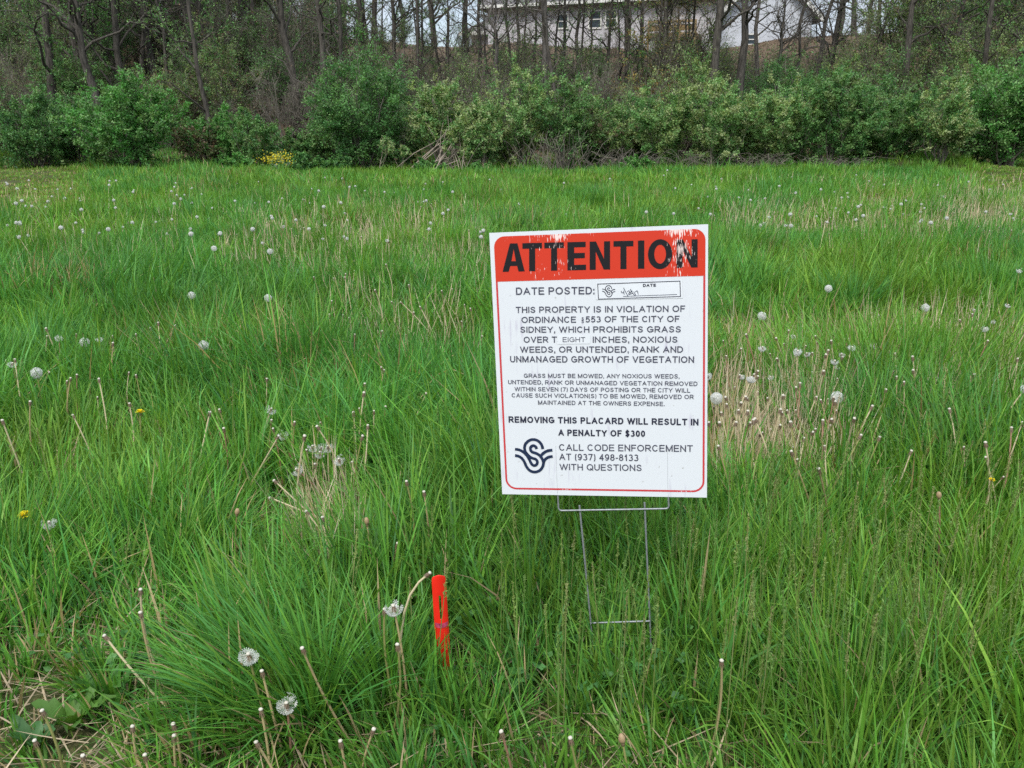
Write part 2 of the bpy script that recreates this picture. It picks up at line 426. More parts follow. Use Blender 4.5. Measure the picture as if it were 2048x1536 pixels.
def poly_obj(name, rings, z, mat, parent):
    """flat printed shape with holes: filled 2-D curve turned into a mesh"""
    cu = bpy.data.curves.new(name, 'CURVE'); cu.dimensions = '2D'; cu.fill_mode = 'FRONT'
    for r in rings:
        sp_ = cu.splines.new('POLY'); sp_.points.add(len(r) - 1)
        for p, (x, y) in zip(sp_.points, r): p.co = (x, y, 0, 1)
        sp_.use_cyclic_u = True
    tmp = bpy.data.objects.new("tmp", cu); COL.objects.link(tmp)
    dg = bpy.context.evaluated_depsgraph_get(); dg.update()
    me = bpy.data.meshes.new_from_object(tmp.evaluated_get(dg)); bpy.data.objects.remove(tmp); bpy.data.curves.remove(cu)
    for v in me.vertices: v.co.z = z
    me.materials.clear(); me.materials.append(mat); me.name = name
    return link(name, me, parent)
mxl, mxr, myb, myt = -SW / 2 + .0095, SW / 2 - .0055, .0125, SH - .0085
HB = float((suv(995.2, 561)[1] + suv(1406.5, 554.2)[1]) / 2)                                    # foot of the red header
head = poly_obj("header_band", [rrect(mxl, mxr, HB, myt, .024, 0)], ZH, M_HEAD, sign)
rule_o = [(mxl, HB - .0002), (mxr, HB - .0002)]
arc = lambda cx, cy_, r, a0, a1: [(cx + r * math.cos(R(a0 + (a1 - a0) * k / 8)), cy_ + r * math.sin(R(a0 + (a1 - a0) * k / 8))) for k in range(9)]
rw, rr = .0043, .026
outer = [(mxl, HB - .0002)] + arc(mxl + rr, myb + rr, rr, 180, 270) + arc(mxr - rr, myb + rr, rr, 270, 360) + [(mxr, HB - .0002)]
inner = [(mxr - rw, HB - .0002)] + arc(mxr - rr, myb + rr, rr - rw, 360, 270) + arc(mxl + rr, myb + rr, rr - rw, 270, 180) + [(mxl + rw, HB - .0002)]
poly_obj("border_rule", [outer + inner], ZH, M_RULE, sign)

# --- lettering. Headline drawn letter by letter
def quad_letters():
    out = []
    P = lambda x, y: tuple(suv(960 + x * .2344, 430 + y * .2344))
    def base(x): return 485 + (447 - 485) * (x - 195) / 1660.0
    def L(pts):                                # pts as (x, height fraction 0..1)
        H = 241.0
        return [P(x, base(x) - f * H) for x, f in pts]
    def A(x0, x1):
        w = x1 - x0; c = (x0 + x1) / 2
        out.append([L([(x0, 0), (x0 + .28 * w, 0), (x0 + .345 * w, .2), (x1 - .345 * w, .2), (x1 - .28 * w, 0), (x1, 0), (c + .17 * w, 1), (c - .17 * w, 1)]),
                    L([(x0 + .40 * w, .37), (c, .80), (x1 - .40 * w, .37)])])
    def T(x0, x1, s=52):
        c = (x0 + x1) / 2
        out.append([L([(c - s / 2, 0), (c + s / 2, 0), (c + s / 2, .8), (x1, .8), (x1, 1), (x0, 1), (x0, .8), (c - s / 2, .8)])])
    A(193, 382); T(362, 529); T(549, 716)
    x0, x1 = 746, 905
    out.append([L([(x0, 0), (x1, 0), (x1, .19), (x0 + 58, .19), (x0 + 58, .42), (x1 - 10, .42), (x1 - 10, .61), (x0 + 58, .61), (x0 + 58, .81), (x1 - 3, .81), (x1 - 3, 1), (x0, 1)])])
    def Nn(x0, x1):
        s = 52
        out.append([L([(x0, 0), (x0 + s, 0), (x0 + s, .64), (x1 - s - 2, 0), (x1, 0), (x1, 1), (x1 - s, 1), (x1 - s, .38), (x0 + s + 2, 1), (x0, 1)])])
    Nn(936, 1110); T(1139, 1309); out.append([L([(1348, 0), (1402, 0), (1402, 1), (1348, 1)])])
    c, rx = 1537, 104
    el = lambda rxx, ry: L([(c + rxx * math.cos(2 * math.pi * k / 40), .5 + ry * math.sin(2 * math.pi * k / 40)) for k in range(40)])
    out.append([el(rx, .53), el(rx - 54, .335)])
    Nn(1677, 1857)
    return out
def join_meshes(name, objs, parent, mat):
    mb = MB()
    for o in objs:
        me = o.data; v = np.zeros(len(me.vertices) * 3); me.vertices.foreach_get("co", v)
        base = mb.n; vs = v.reshape(-1, 3)
        if o.matrix_basis != Matrix.Identity(4):
            mm = np.array(o.matrix_basis); vs = vs @ mm[:3, :3].T + mm[:3, 3]
        tris = []
        for p in me.polygons:
            w = list(p.vertices)
            for k in range(1, len(w) - 1): tris.append((w[0], w[k], w[k + 1]))
        mb.add(vs, None, tris); bpy.data.objects.remove(o)
    return mb.build(name, mat, parent)
hl = []
for rings in quad_letters():
    hl.append(poly_obj("tmp_letter", rings, ZT, M_HEADTXT, None))
join_meshes("headline_lettering", hl, sign, M_HEADTXT)

# printed capitals: each letter is built from even-width strokes (x, y as shares of its width and height)
_S = [(.95, .76), (.80, .95), (.5, 1.0), (.18, .93), (.05, .75), (.2, .59), (.5, .51), (.83, .42), (.99, .25), (.83, .07), (.5, 0), (.15, .06), (.0, .27)]
GLY = {
 'A': (.92, [(0, 0, .5, 1), (.5, 1, 1, 0), (.19, .33, .81, .33)]), 'B': (.78, [(0, 0, 0, 1), (0, 1, .62, 1), ('C', .6, .765, .36, .235, 90, -90), (0, .53, .62, .53), (0, 0, .62, 0), ('C', .6, .265, .4, .265, 90, -90)]),
 'C': (.88, [('C', .5, .5, .5, .5, 38, 322)]), 'D': (.84, [(0, 0, 0, 1), (0, 1, .48, 1), ('C', .46, .5, .54, .5, 90, -90), (0, 0, .48, 0)]),
 'E': (.76, [(0, 0, 0, 1), (0, 1, .97, 1), (0, .52, .9, .52), (0, 0, 1, 0)]), 'F': (.70, [(0, 0, 0, 1), (0, 1, 1, 1), (0, .5, .85, .5)]),
 'G': (.95, [('C', .5, .5, .5, .5, 40, 318), (.56, .46, 1, .46), (.98, .46, .98, .16)]), 'H': (.82, [(0, 0, 0, 1), (1, 0, 1, 1), (0, .52, 1, .52)]),
 'I': (.16, [(.5, 0, .5, 1)]), 'K': (.84, [(0, 0, 0, 1), (0, .36, 1, 1), (.33, .58, 1, 0)]), 'L': (.68, [(0, 0, 0, 1), (0, 0, 1, 0)]),
 'M': (.98, [(0, 0, 0, 1), (0, 1, .5, .04), (.5, .04, 1, 1), (1, 1, 1, 0)]), 'N': (.82, [(0, 0, 0, 1), (0, 1, 1, 0), (1, 0, 1, 1)]),
 'O': (.99, [('C', .5, .5, .5, .5, 0, 360)]), 'P': (.77, [(0, 0, 0, 1), (0, 1, .6, 1), ('C', .58, .73, .42, .27, 90, -90), (0, .46, .6, .46)]),
 'Q': (.99, [('C', .5, .5, .5, .5, 0, 360), (.62, .26, .99, -.03)]), 'R': (.84, [(0, 0, 0, 1), (0, 1, .6, 1), ('C', .58, .73, .38, .27, 90, -90), (0, .46, .6, .46), (.5, .46, 1, 0)]),
 'S': (.80, [('S', _S)]), 'T': (.80, [(0, 1, 1, 1), (.5, 0, .5, 1)]), 'U': (.82, [(0, .34, 0, 1), ('C', .5, .36, .5, .36, 180, 360), (1, .34, 1, 1)]),
 'V': (.88, [(0, 1, .5, 0), (.5, 0, 1, 1)]), 'W': (1.28, [(0, 1, .25, 0), (.25, 0, .5, 1), (.5, 1, .75, 0), (.75, 0, 1, 1)]), 'X': (.86, [(0, 0, 1, 1), (0, 1, 1, 0)]),
 'Y': (.86, [(0, 1, .5, .44), (1, 1, .5, .44), (.5, 0, .5, .46)]), '0': (.68, [('C', .5, .5, .5, .5, 0, 360)]), '1': (.5, [(.7, 0, .7, 1), (.7, .97, .15, .72)]),
 '3': (.68, [('C', .46, .755, .44, .245, 150, -85), ('C', .46, .27, .54, .27, 85, -150)]), '4': (.72, [(.74, 0, .74, 1), (.74, 1, .02, .3), (.02, .28, 1, .28)]),
 '5': (.68, [(.22, 1, .92, 1), (.2, 1, .1, .5), ('C', .47, .33, .53, .33, 140, -150)]), '7': (.68, [(0, 1, 1, 1), (1, 1, .35, 0)]),
 '8': (.68, [('C', .5, .765, .42, .235, 0, 360), ('C', .5, .265, .5, .265, 0, 360)]), '9': (.68, [('C', .5, .68, .48, .32, 0, 360), ('S', [(.98, .68), (.95, .3), (.6, .02), (.3, .01), (.06, .14)])]),
 '$': (.72, [('S', _S), (.5, -.12, .5, 1.12)]), '§': (.46, [('S', [(x, .36 + .56 * y) for x, y in _S]), ('S', [(x, -.12 + .56 * y) for x, y in _S])]),
 '(': (.30, [('S', [(1, 1.05), (.15, .72), (.15, .12), (1, -.22)])]), ')': (.30, [('S', [(0, 1.05), (.85, .72), (.85, .12), (0, -.22)])]),
 ',': (.17, [(.6, .05, .2, -.16)]), '.': (.17, [(.5, 0, .5, .06)]), ':': (.17, [(.5, 0, .5, .06), (.5, .62, .5, .68)]), '-': (.36, [(0, .38, 1, .38)]), ' ': (.26, [])}
def text_mesh(mb, s, L, Rr, cap, wt, z, gap=.155):
    """one printed line fitted between two measured baseline ends; cap = capital height, wt = stroke width as a share of it"""
    a = suv(*L); b_ = suv(*Rr); h = np.linalg.norm(suv(L[0], L[1] - cap) - a)
    tot = sum(GLY[c][0] for c in s) + gap * (len(s) - 1)
    d = b_ - a; ln = np.linalg.norm(d); ex = d / ln; ey = np.array([-ex[1], ex[0]]); k = ln / tot / h   # k: width scale
    x = 0
    for c in s:
        w, strokes = GLY[c]; hs = wt / 2 * (.55 if c == '§' else 1); wk = w * k
        fx = lambda u: x * k + (hs + u * (wk - wt) if wk > wt * 1.05 else wk / 2)
        fy = lambda v: hs + v * (1 - wt)
        for j, st in enumerate(strokes):
            zz = z + (j % 5) * .00003
            if st[0] in ('C', 'S'):
                if st[0] == 'C':
                    _, cx, cy_, rx, ry, a0, a1 = st; n = 22 if abs(a1 - a0) > 200 else 12
                    p = np.array([(fx(cx + rx * math.cos(R(t))), fy(cy_ + ry * math.sin(R(t)))) for t in np.linspace(a0, a1, n)])
                else: p = np.array([(fx(u), fy(v)) for u, v in st[1]])
                tg = norm(np.gradient(p, axis=0)); nn = np.stack([-tg[:, 1], tg[:, 0]], 1)
                v = np.concatenate([p + nn * hs, p - nn * hs])
            else:
                p = np.array([(fx(st[0]), fy(st[1])), (fx(st[2]), fy(st[3]))]); tg = norm(p[1] - p[0]); nn = np.array([-tg[1], tg[0]])
                p = np.array([p[0] - tg * hs, p[1] + tg * hs]); v = np.concatenate([p + nn * hs, p - nn * hs])
                lo, hi = min(0, st[1], st[3]), max(1, st[1], st[3]); v[:, 1] = np.clip(v[:, 1], lo, hi)
            m_ = len(p); i = np.arange(m_ - 1)
            P2 = a + v[:, :1] * h * ex + v[:, 1:] * h * ey
            mb.add(np.concatenate([P2, np.full((2 * m_, 1), zz)], 1), np.stack([i + m_, i + m_ + 1, i + 1, i], -1))
        x += w + gap
F4 = lambda x, y: (1000 + x * .2051, 540 + y * .2051)
F5 = lambda x, y: (1000 + x * .2051, 740 + y * .2051)
k4 = .2051
def lines(name, items, wt, mat, z=ZT, parent=None):
    mb = MB()
    for f, s, l, r, c in items: text_mesh(mb, s, f(*l), f(*r), c * k4, wt, z)
    return mb.build(name, mat, parent or sign)
lines("date_lettering", [(F4, "DATE POSTED:", (157, 242), (922, 236), 72)], .170, M_INK)
lines("body_lettering", [
    (F4, "THIS PROPERTY IS IN VIOLATION OF", (155, 419), (1805, 408), 61),
    (F4, "ORDINANCE", (210, 516), (742, 513), 60), (F4, "§553 OF THE CITY OF", (795, 511), (1750, 506), 60),
    (F4, "SIDNEY, WHICH PROHIBITS GRASS", (198, 611), (1765, 608), 60),
    (F4, "OVER T", (232, 709), (555, 708), 60), (F4, "INCHES, NOXIOUS", (905, 708), (1732, 708), 60),
    (F4, "WEEDS, OR UNTENDED, RANK AND", (197, 805), (1785, 805), 60),
    (F4, "UNMANAGED GROWTH OF VEGETATION", (100, 900), (1892, 905), 62)], .170, M_INK)
lines("small_lettering", [
    (F5, "GRASS MUST BE MOWED, ANY NOXIOUS WEEDS,", (233, 75), (1750, 82), 41),
    (F5, "UNTENDED, RANK OR UNMANAGED VEGETATION REMOVED", (80, 137), (1925, 155), 41),
    (F5, "WITHIN SEVEN (7) DAYS OF POSTING OR THE CITY WILL", (143, 205), (1855, 220), 41),
    (F5, "CAUSE SUCH VIOLATION(S) TO BE MOWED, REMOVED OR", (115, 266), (1888, 283), 41),
    (F5, "MAINTAINED AT THE OWNERS EXPENSE.", (372, 336), (1605, 351), 41)], .165, M_INK)
lines("bold_lettering", [
    (F5, "REMOVING THIS PLACARD WILL RESULT IN", (85, 512), (1935, 540), 62),
    (F5, "A PENALTY OF $300", (570, 640), (1415, 652), 62)], .215, M_BOLDINK)
lines("contact_lettering", [
    (F5, "CALL CODE ENFORCEMENT", (577, 785), (1880, 798), 64),
    (F5, "AT (937) 498-8133", (580, 877), (1350, 888), 64),
    (F5, "WITH QUESTIONS", (582, 975), (1383, 985), 62)], .155, M_INK)

def ribbon(mb, pts, w, z):
    p = np.array(pts, float)
    # smooth by Catmull-Rom
    if len(p) > 2:
        e_ = np.concatenate([[2 * p[0] - p[1]], p, [2 * p[-1] - p[-2]]]); o = []
        for k in range(1, len(e_) - 2):
            for s_ in np.linspace(0, 1, 5, endpoint=False):
                a_, b_, c_, d_ = e_[k - 1:k + 3]
                o.append(.5 * ((2 * b_) + (c_ - a_) * s_ + (2 * a_ - 5 * b_ + 4 * c_ - d_) * s_ ** 2 + (3 * b_ - a_ - 3 * c_ + d_) * s_ ** 3))
        p = np.array(o + [p[-1]])
    tg = norm(np.gradient(p, axis=0)); nn = np.stack([-tg[:, 1], tg[:, 0]], 1)
    v = np.concatenate([p + nn * w / 2, p - nn * w / 2]); n = len(p); i = np.arange(n - 1)
    mb.add(np.concatenate([v, np.full((2 * n, 1), z)], 1), np.stack([i, i + n, i + n + 1, i + 1], -1))
EMB = [[(195, 540), (330, 560), (450, 610), (560, 690), (660, 800), (740, 930), (800, 1050), (850, 1130), (935, 1172), (1015, 1135), (1052, 1055), (1035, 980), (975, 920), (885, 895)],
       [(885, 895), (790, 850), (690, 765), (610, 665), (565, 560), (563, 440), (610, 320), (740, 205), (900, 168), (1060, 210), (1175, 310), (1237, 430), (1258, 535)],
       [(195, 780), (300, 800), (410, 850), (500, 940), (570, 1060), (620, 1180), (700, 1300), (820, 1390), (960, 1415), (1100, 1380), (1210, 1290), (1270, 1170), (1292, 1050), (1325, 970), (1400, 890), (1500, 840), (1640, 815)],
       [(1025, 530), (995, 455), (940, 412), (890, 402), (825, 430), (787, 500), (802, 590), (860, 650), (960, 682), (1060, 722), (1150, 790), (1220, 880), (1265, 970), (1285, 1060)],
       [(1628, 575), (1480, 592), (1350, 645), (1255, 715), (1195, 795)]]
def emblem(name, fn, w, z, mat, parent):
    mb = MB()
    for k, st in enumerate(EMB): ribbon(mb, [fn(x, y) for x, y in st], w, z + k * .00012)
    return mb.build(name, mat, parent)
pxm = np.linalg.norm(suv(1100, 900) - suv(1000, 900)) / 100
emblem("emblem", lambda x, y: tuple(suv(1020 + x * .05208, 870 + y * .05208)), 108 * .05208 * pxm, ZT, M_NAVY, sign)
# date sticker and the EIGHT patch
FD = lambda x, y: tuple(suv(1190 + x * .0879, 555 + y * .0879))
stk = poly_obj("date_sticker", [[FD(25, 505), FD(1995, 470), FD(1990, 58), FD(15, 120)]], ZT, M_STICKER, sign)
def frame(name, pts, w, z, mat, parent):
    mb = MB(); p = np.array(pts); n = len(p)
    for k in range(n):
        a_, b_ = p[k], p[(k + 1) % n]; t_ = norm(b_ - a_); nn = np.array([-t_[1], t_[0]]) * w / 2
        a_, b_ = a_ - t_ * w / 2, b_ + t_ * w / 2
        mb.add([(*q_, z + .00003 * k) for q_ in (a_ - nn, b_ - nn, b_ + nn, a_ + nn)], [(0, 1, 2, 3)])
    return mb.build(name, mat, parent)
frame("sticker_frame", [FD(62, 148), FD(80, 490), FD(1945, 430), FD(1932, 80)], .0016, ZT2, M_BOLDINK, stk)
emblem("sticker_emblem", lambda x, y: FD(60 + 165 + (x - 195) * .205 - 60, 148 + y * .205), .0016, ZT2, M_BOLDINK, stk)
dl = lines("sticker_lettering", [(lambda x, y: (1190 + x * .0879, 555 + y * .0879), "DATE", (1092, 214), (1388, 208), 70 * .0879 / k4)], .24, M_BOLDINK, ZT2, stk)
hw = MB()
ribbon(hw, [FD(640, 428), FD(1868, 385)], .0011, ZT2)
for st in ([(600, 305), (610, 345), (655, 340)], [(650, 300), (665, 385)], [(648, 235), (755, 432)], [(735, 325), (765, 300), (785, 320), (765, 385), (805, 375)],
           [(800, 260), (845, 340), (815, 375), (800, 340), (850, 300)], [(850, 345), (905, 415)], [(880, 320), (930, 405)], [(915, 330), (960, 300), (985, 385)]):
    ribbon(hw, [FD(*p) for p in st], .0013, ZT2 + .0001 * (1 + random.random()))
hw.build("handwritten_date", M_NAVY, stk)
F4p = lambda x, y: tuple(suv(*F4(x, y)))
pat = poly_obj("word_patch", [[F4p(560, 722), F4p(880, 718), F4p(880, 632), F4p(560, 634)]], ZT, M_STICKER, sign)
lines("patch_lettering", [(F4, "EIGHT", (612, 702), (832, 702), 48)], .14, M_INK, ZT2, pat)
# wire stake in the flutes of the panel
def wire(name, pts, rad, parent, rnd=.008):
    p = [np.array(q, float) for q in pts]; o = [p[0]]
    for k in range(1, len(p) - 1):
        a = p[k] + norm(p[k - 1] - p[k]) * rnd; c = p[k] + norm(p[k + 1] - p[k]) * rnd
        o += [(1 - s) ** 2 * a + 2 * s * (1 - s) * p[k] + s * s * c for s in (0, .33, .66, 1)]
    o.append(p[-1]); mb = MB(); tubes(mb, np.array(o), np.full(len(o), rad), 8, cap=True)
    return mb.build(name, M_WIRE, parent, smooth=True)
st = bpy.data.objects.new("wire_stake", None); COL.objects.link(st); st.parent = sign
z0 = -.002
q = lambda px, py, z=z0: (*suv(px, py), z)
a, b_, c, d = q(1114.5, 975), q(1117, 1022), q(1338, 1018), q(1335.5, 975)
wire("top_bar", [(a[0], .12, z0), a, b_, c, d, (d[0], .12, z0)], .0021, st)
zl = -.0062
l1 = suv(1158.5, 1016); l1b = suv(1181, 1247); l2 = suv(1289, 1010); l2b = suv(1299.5, 1243)
wire("leg", [(*(l1 + [0, .004]), zl), (*l1b, zl), (*(l1b + (l1b - l1) * .75), zl)], .0022, st)
wire("leg", [(*(l2 + [0, .004]), zl), (*l2b, zl), (*(l2b + (l2b - l2) * .75), zl)], .0022, st)
wire("cross_bar", [(*l1b, zl + .0042), (*(l1b * .5 + l2b * .5), zl + .0042), (*l2b, zl + .0042)], .0021, st)

# ================================================================== RED MARKER STAKE
mk0 = gpoint(891, 1378)
M_RED = plain("red_plastic", (.80, .022, .012), .35, .5, nscale=25, namt=.10)
M_TAPE = plain("faded_purple_band", (.42, .05, .11), .5, .4, nscale=90, namt=.5)
def marker():
    root = thing("marker_stake", "bright red plastic marker stake with a slot near its rounded top", "stake", tuple(mk0))
    Wd, H = .0148, .315
    us = np.array([-1, -.86, -.55, -.15, .15, .55, .86, 1.0])
    ts = np.array([-.08, 0, .04, .08, .12, .15, .1575, .165, .2, .235, .24, .262, .285, .297, .306, .312, .315])
    X = np.zeros((len(ts), len(us), 3))
    for j, z in enumerate(ts):
        half = Wd
        if z > .300: half = Wd * math.sqrt(max(0, 1 - ((z - .300) / .0165) ** 2)) * .35 + Wd * .65 * (1 if z < .314 else .97)
        for i, u in enumerate(us):
            y = .007 * (abs(u) ** 2.2) - .007
            X[j, i] = (u * half * (.985 if z > .2 else 1), y, z - .009 * u * u * max(0, z - .27) / .045)
    mb = MB(); n = len(us); idx = np.arange(len(ts) * n).reshape(len(ts), n); qd = []
    for j in range(len(ts) - 1):
        for i in range(n - 1):
            if i == 3 and .196 < ts[j] < .262: continue
            qd.append((idx[j, i], idx[j, i + 1], idx[j + 1, i + 1], idx[j + 1, i]))
    mb.add(X.reshape(-1, 3), qd)
    bd = mb.build("body", M_RED, root, smooth=True)
    so = bd.modifiers.new("thickness", 'SOLIDIFY'); so.thickness = .0022; so.offset = 1
    be = bd.modifiers.new("edge", 'BEVEL'); be.width = .0006; be.segments = 2; be.limit_method = 'ANGLE'
    mb = MB(); zz = [.178, .190]
    V = []
    for z in zz:
        for u in np.linspace(-.97, .97, 9): V.append((u * Wd * .985, .007 * (abs(u) ** 2.2) - .0106, z))
    i = np.arange(8); mb.add(V, np.stack([i, i + 1, i + 10, i + 9], -1))
    mb.build("printed_band", M_TAPE, root)
    # leans: measured top
    top = np.array(gpoint(894, 1378)); top[2] += .31
    dirv = ray(876, 1142); s_ = mk0[1] / dirv[1]; tp = np.array([0, 0, CAM_H]) + dirv * s_ * 1.0
    lean = math.atan2(tp[0] - mk0[0], .31)
    root.rotation_euler = (R(3), lean, R(8))
    return root
marker()

# ================================================================== MEADOW
PX = 2.0
# measured patches: (px, py, radius m, height x, density x, colour shift toward straw 0..1, hue -1 yellow .. +1 blue-green)
PATCH = [(600, 1060, .24, .42, .75, .35, -.5), (560, 980, .18, .6, .8, .2, -.4), (0, 1590, .35, .35, .5, .5, 0), (420, 1590, .3, .4, .6, .4, 0), (900, 1580, .3, .45, .7, .3, .1), (1350, 1580, .3, .55, .8, .2, 0), (130, 1440, .34, .35, .35, .6, 0), (300, 1330, .16, .5, .5, .4, 0), (620, 1500, .24, .5, .6, .35, 0), (1050, 1440, .22, .55, .55, .4, 0), (580, 1120, .16, .4, .6, .35, -.6),
         (1560, 1450, .2, .7, .7, .25, 0), (330, 1260, .14, .6, .7, .2, 0), (560, 1330, .26, 1.15, 1.4, 0, .25), (760, 900, .5, 1.25, 1.3, 0, .7), (1700, 950, .55, 1.3, 1.3, 0, .7),
         (60, 830, .5, 1.3, 1.2, 0, .8), (350, 980, .4, 1.15, 1.2, 0, .4), (1500, 900, .35, .6, .8, .35, -.6), (1850, 1200, .6, .95, 1.0, .05, -.8), (1500, 1250, .5, .9, 1.1, 0, -.3),
         (1240, 1330, .22, .8, 1.35, 0, 0), (880, 1420, .18, .6, .9, 0, .1), (480, 700, .5, .9, 1, .1, -.8), (200, 950, .5, .8, 1, .05, -.8), (1500, 700, .6, .7, 1, .3, -.6), (1900, 700, .6, .9, 1, .15, -.7)]
PATCH = [(*gpoint(p[0], p[1])[:2], *p[2:]) for p in PATCH]
def field(x, y):
    """height factor, density factor, straw share and hue of the meadow at x, y"""
    h = .50 + 1.0 * vnoise(x, y, .6, 11) * (.5 + .9 * vnoise(x, y, 2.6, 12)); d = .7 + .6 * vnoise(x, y, .35, 13)
    s = .28 * sstep(.62, .85, vnoise(x, y, .9, 14)); hu = 1.5 * (vnoise(x, y, 1.3, 15) - .5) + .9 * (vnoise(x, y, 3.7, 16) - .5)
    for (cx, cy_, r, hh, dd, ss, uu) in PATCH:
        w = np.exp(-((x - cx) ** 2 + ((y - cy_) * .9) ** 2) / r ** 2)
        h = h * (1 - w) + hh * w * .95; d = d * (1 - w) + dd * w; s = s * (1 - w) + ss * w; hu = hu * (1 - w) + .75 * uu * w
    for (px0, px1, py0, py1, hh, ss) in ((-300, 190, 345, 425, .24, .42), (1930, 2500, 336, 392, .30, .25)):       # mown strips far left and right
        sl = (px0 + px1) / 2; k = (np.asarray(x) / np.maximum(np.asarray(y), 1)) * FPX / 1.0 * .985 + 1024
        ya, yb = gpoint(1024, py1)[1], gpoint(1024, py0)[1]
        w = sstep(px0 - 60, px0 + 30, k) * (1 - sstep(px1 - 60, px1 + 80, k)) * sstep(ya - 1, ya + .6, y) * (1 - sstep(yb - .6, yb + 1.5, y))
        h = h * (1 - w) + hh * w; s = s * (1 - w) + ss * w; hu = hu * (1 - w) - .9 * w; d = d * (1 - w) + 1.6 * w
    return h, d, np.clip(s, 0, 1), hu
C_MID, C_YEL, C_BLU, C_STRAW = np.array([.102, .268, .034]), np.array([.166, .295, .040]), np.array([.072, .236, .054]), np.array([.40, .31, .16])
def grass_col(n, s, hu):
    hu = np.clip(hu + .45 * rng.normal(size=n), -1, 1)[:, None]
    c = np.where(hu > 0, C_MID + (C_BLU - C_MID) * hu, C_MID + (C_YEL - C_MID) * -hu)
    c = c * (1 + .22 * rng.normal(size=(n, 1))).clip(.5, 1.6)
    st = (rng.random(n) < s * .5 + .006)[:, None]
    return np.where(st, C_STRAW * (.6 + .6 * rng.random((n, 1))), c).clip(.01, .8)
HALF = math.tan(R(40))
def scatter(y0, y1, dens):
    """random places on the field between forward distances y0 and y1"""
    A = HALF * (y1 ** 2 - y0 ** 2); n = int(A * dens)
    y = np.sqrt(rng.random(n) * (y1 ** 2 - y0 ** 2) + y0 ** 2); x = (rng.random(n) * 2 - 1) * (HALF * y + .25)
    h, d, s, hu = field(x, y)
    k = rng.random(n) < d * .8
    return x[k], y[k], h[k], s[k], hu[k]
def tufts(mb, y0, y1, dens, nb, Lm, wid, segs, spread, splay):
    x, y, h, s, hu = scatter(y0, y1, dens)
    n = len(x); m_ = rng.integers(int(nb * .5), int(nb * 1.6) + 1, n)
    i = np.repeat(np.arange(n), m_); N = len(i)
    wind = 1.1 * vnoise(x, y, .8, 21) * 2 * np.pi + 2.2 * vnoise(x, y, 3, 22)
    taz = wind + .8 * rng.normal(size=n); tl = np.abs(rng.normal(size=n)) * .22
    az0 = rng.random(N) * 2 * np.pi; rad = spread * np.sqrt(rng.random(N))
    bx = x[i] + rad * np.cos(az0); by = y[i] + rad * np.sin(az0)
    lean = np.abs(rng.normal(size=N)) * splay + .04
    vx = np.cos(az0 + .5 * rng.normal(size=N)) * lean + np.cos(taz[i]) * tl[i]; vy = np.sin(az0) * lean + np.sin(taz[i]) * tl[i]
    az = np.arctan2(vy, vx); lean = np.minimum(np.hypot(vx, vy), 1.2)
    tall = (1 + .25 * rng.normal(size=n))[i].clip(.5, 1.7)
    L = Lm * h[i] * tall * (.55 + .55 * rng.random(N))
    bend = np.abs(rng.normal(size=N)) * .45 + lean * .5 + (rng.random(N) < .12) * 1.5
    wd = wid * (.55 + .75 * rng.random(N)) * (.8 + .35 * rng.random(n))[i]
    bz = terr(bx, by) - .012
    # nothing grows through the sign board or up to the lens
    rx, ry = bx - _o[0], by - _o[1]
    near = (np.abs(rx) < .36) & (np.abs(ry) < .30)
    L = np.where(near, np.minimum(L, .36), L)
    front = (np.abs(bx - .27) < .2) & (by > 1.25) & (by < 1.76); L = np.where(front, np.minimum(L, .07 + .17 * rng.random(N)), L)
    mfr = (np.abs(bx - mk0[0]) < .09) & (by < mk0[1] + .01) & (by > .9); L = np.where(mfr, np.minimum(L, .06 + .23 * rng.random(N)), L)
    L = np.where(by < 1.15, np.minimum(L, .15), L)
    k = by > .85
    c = grass_col(N, s[i], (hu + .35 * rng.normal(size=n))[i]) * (.82 + .36 * vnoise(x, y, .7, 41) + .12 * rng.normal(size=n)).clip(.55, 1.4)[i][:, None]
    blades(mb, np.stack([bx, by, bz], 1)[k], az[k], lean[k], bend[k], L[k], wd[k], c[k], segs)
gm = MB()
tufts(gm, .85, 2.6, 400, 24, .27, .0068, 4, .04, .28)
tufts(gm, .85, 2.6, 1000, 9, .13, .0042, 3, .05, .5)
tufts(gm, .85, 2.6, 1500, 6, .065, .0036, 2, .05, .6)
tufts(gm, 2.6, 5, 250, 24, .29, .0078, 3, .05, .30)
tufts(gm, 2.6, 5, 260, 9, .15, .006, 2, .06, .45)
tufts(gm, 5, 10, 140, 18, .28, .009, 3, .07, .30)
tufts(gm, 10, 18, 60, 14, .27, .014, 2, .11, .32)
tufts(gm, 18, 34, 22, 12, .25, .022, 2, .17, .34)
# the largest single tussocks, each spreading from one foot
def tussock(px, py, n, L, splay, hu, az0=0.0, bias=0.0, w=.0060):
    n = int(n * .85); p = gpoint(px, py); az = rng.random(n) * 2 * np.pi; rd = .075 * np.sqrt(rng.random(n)); sc = max(1, p[1] / 3)
    bx, by = p[0] + rd * np.cos(az) * sc, p[1] + rd * np.sin(az) * sc; lean = np.abs(rng.normal(size=n)) * splay + .05
    vx = np.cos(az + .3 * rng.normal(size=n)) * lean + bias * math.cos(az0); vy = np.sin(az) * lean + bias * math.sin(az0)
    lean = np.minimum(np.hypot(vx, vy), 1.25)
    blades(gm, np.stack([bx, by, terr(bx, by) - .01], 1), np.arctan2(vy, vx), lean, .25 + .5 * lean + .3 * np.abs(rng.normal(size=n)), L * (.5 + .6 * rng.random(n)), w * sc ** .5 * (.6 + .7 * rng.random(n)),
           grass_col(n, np.zeros(n), np.full(n, hu)), 4)
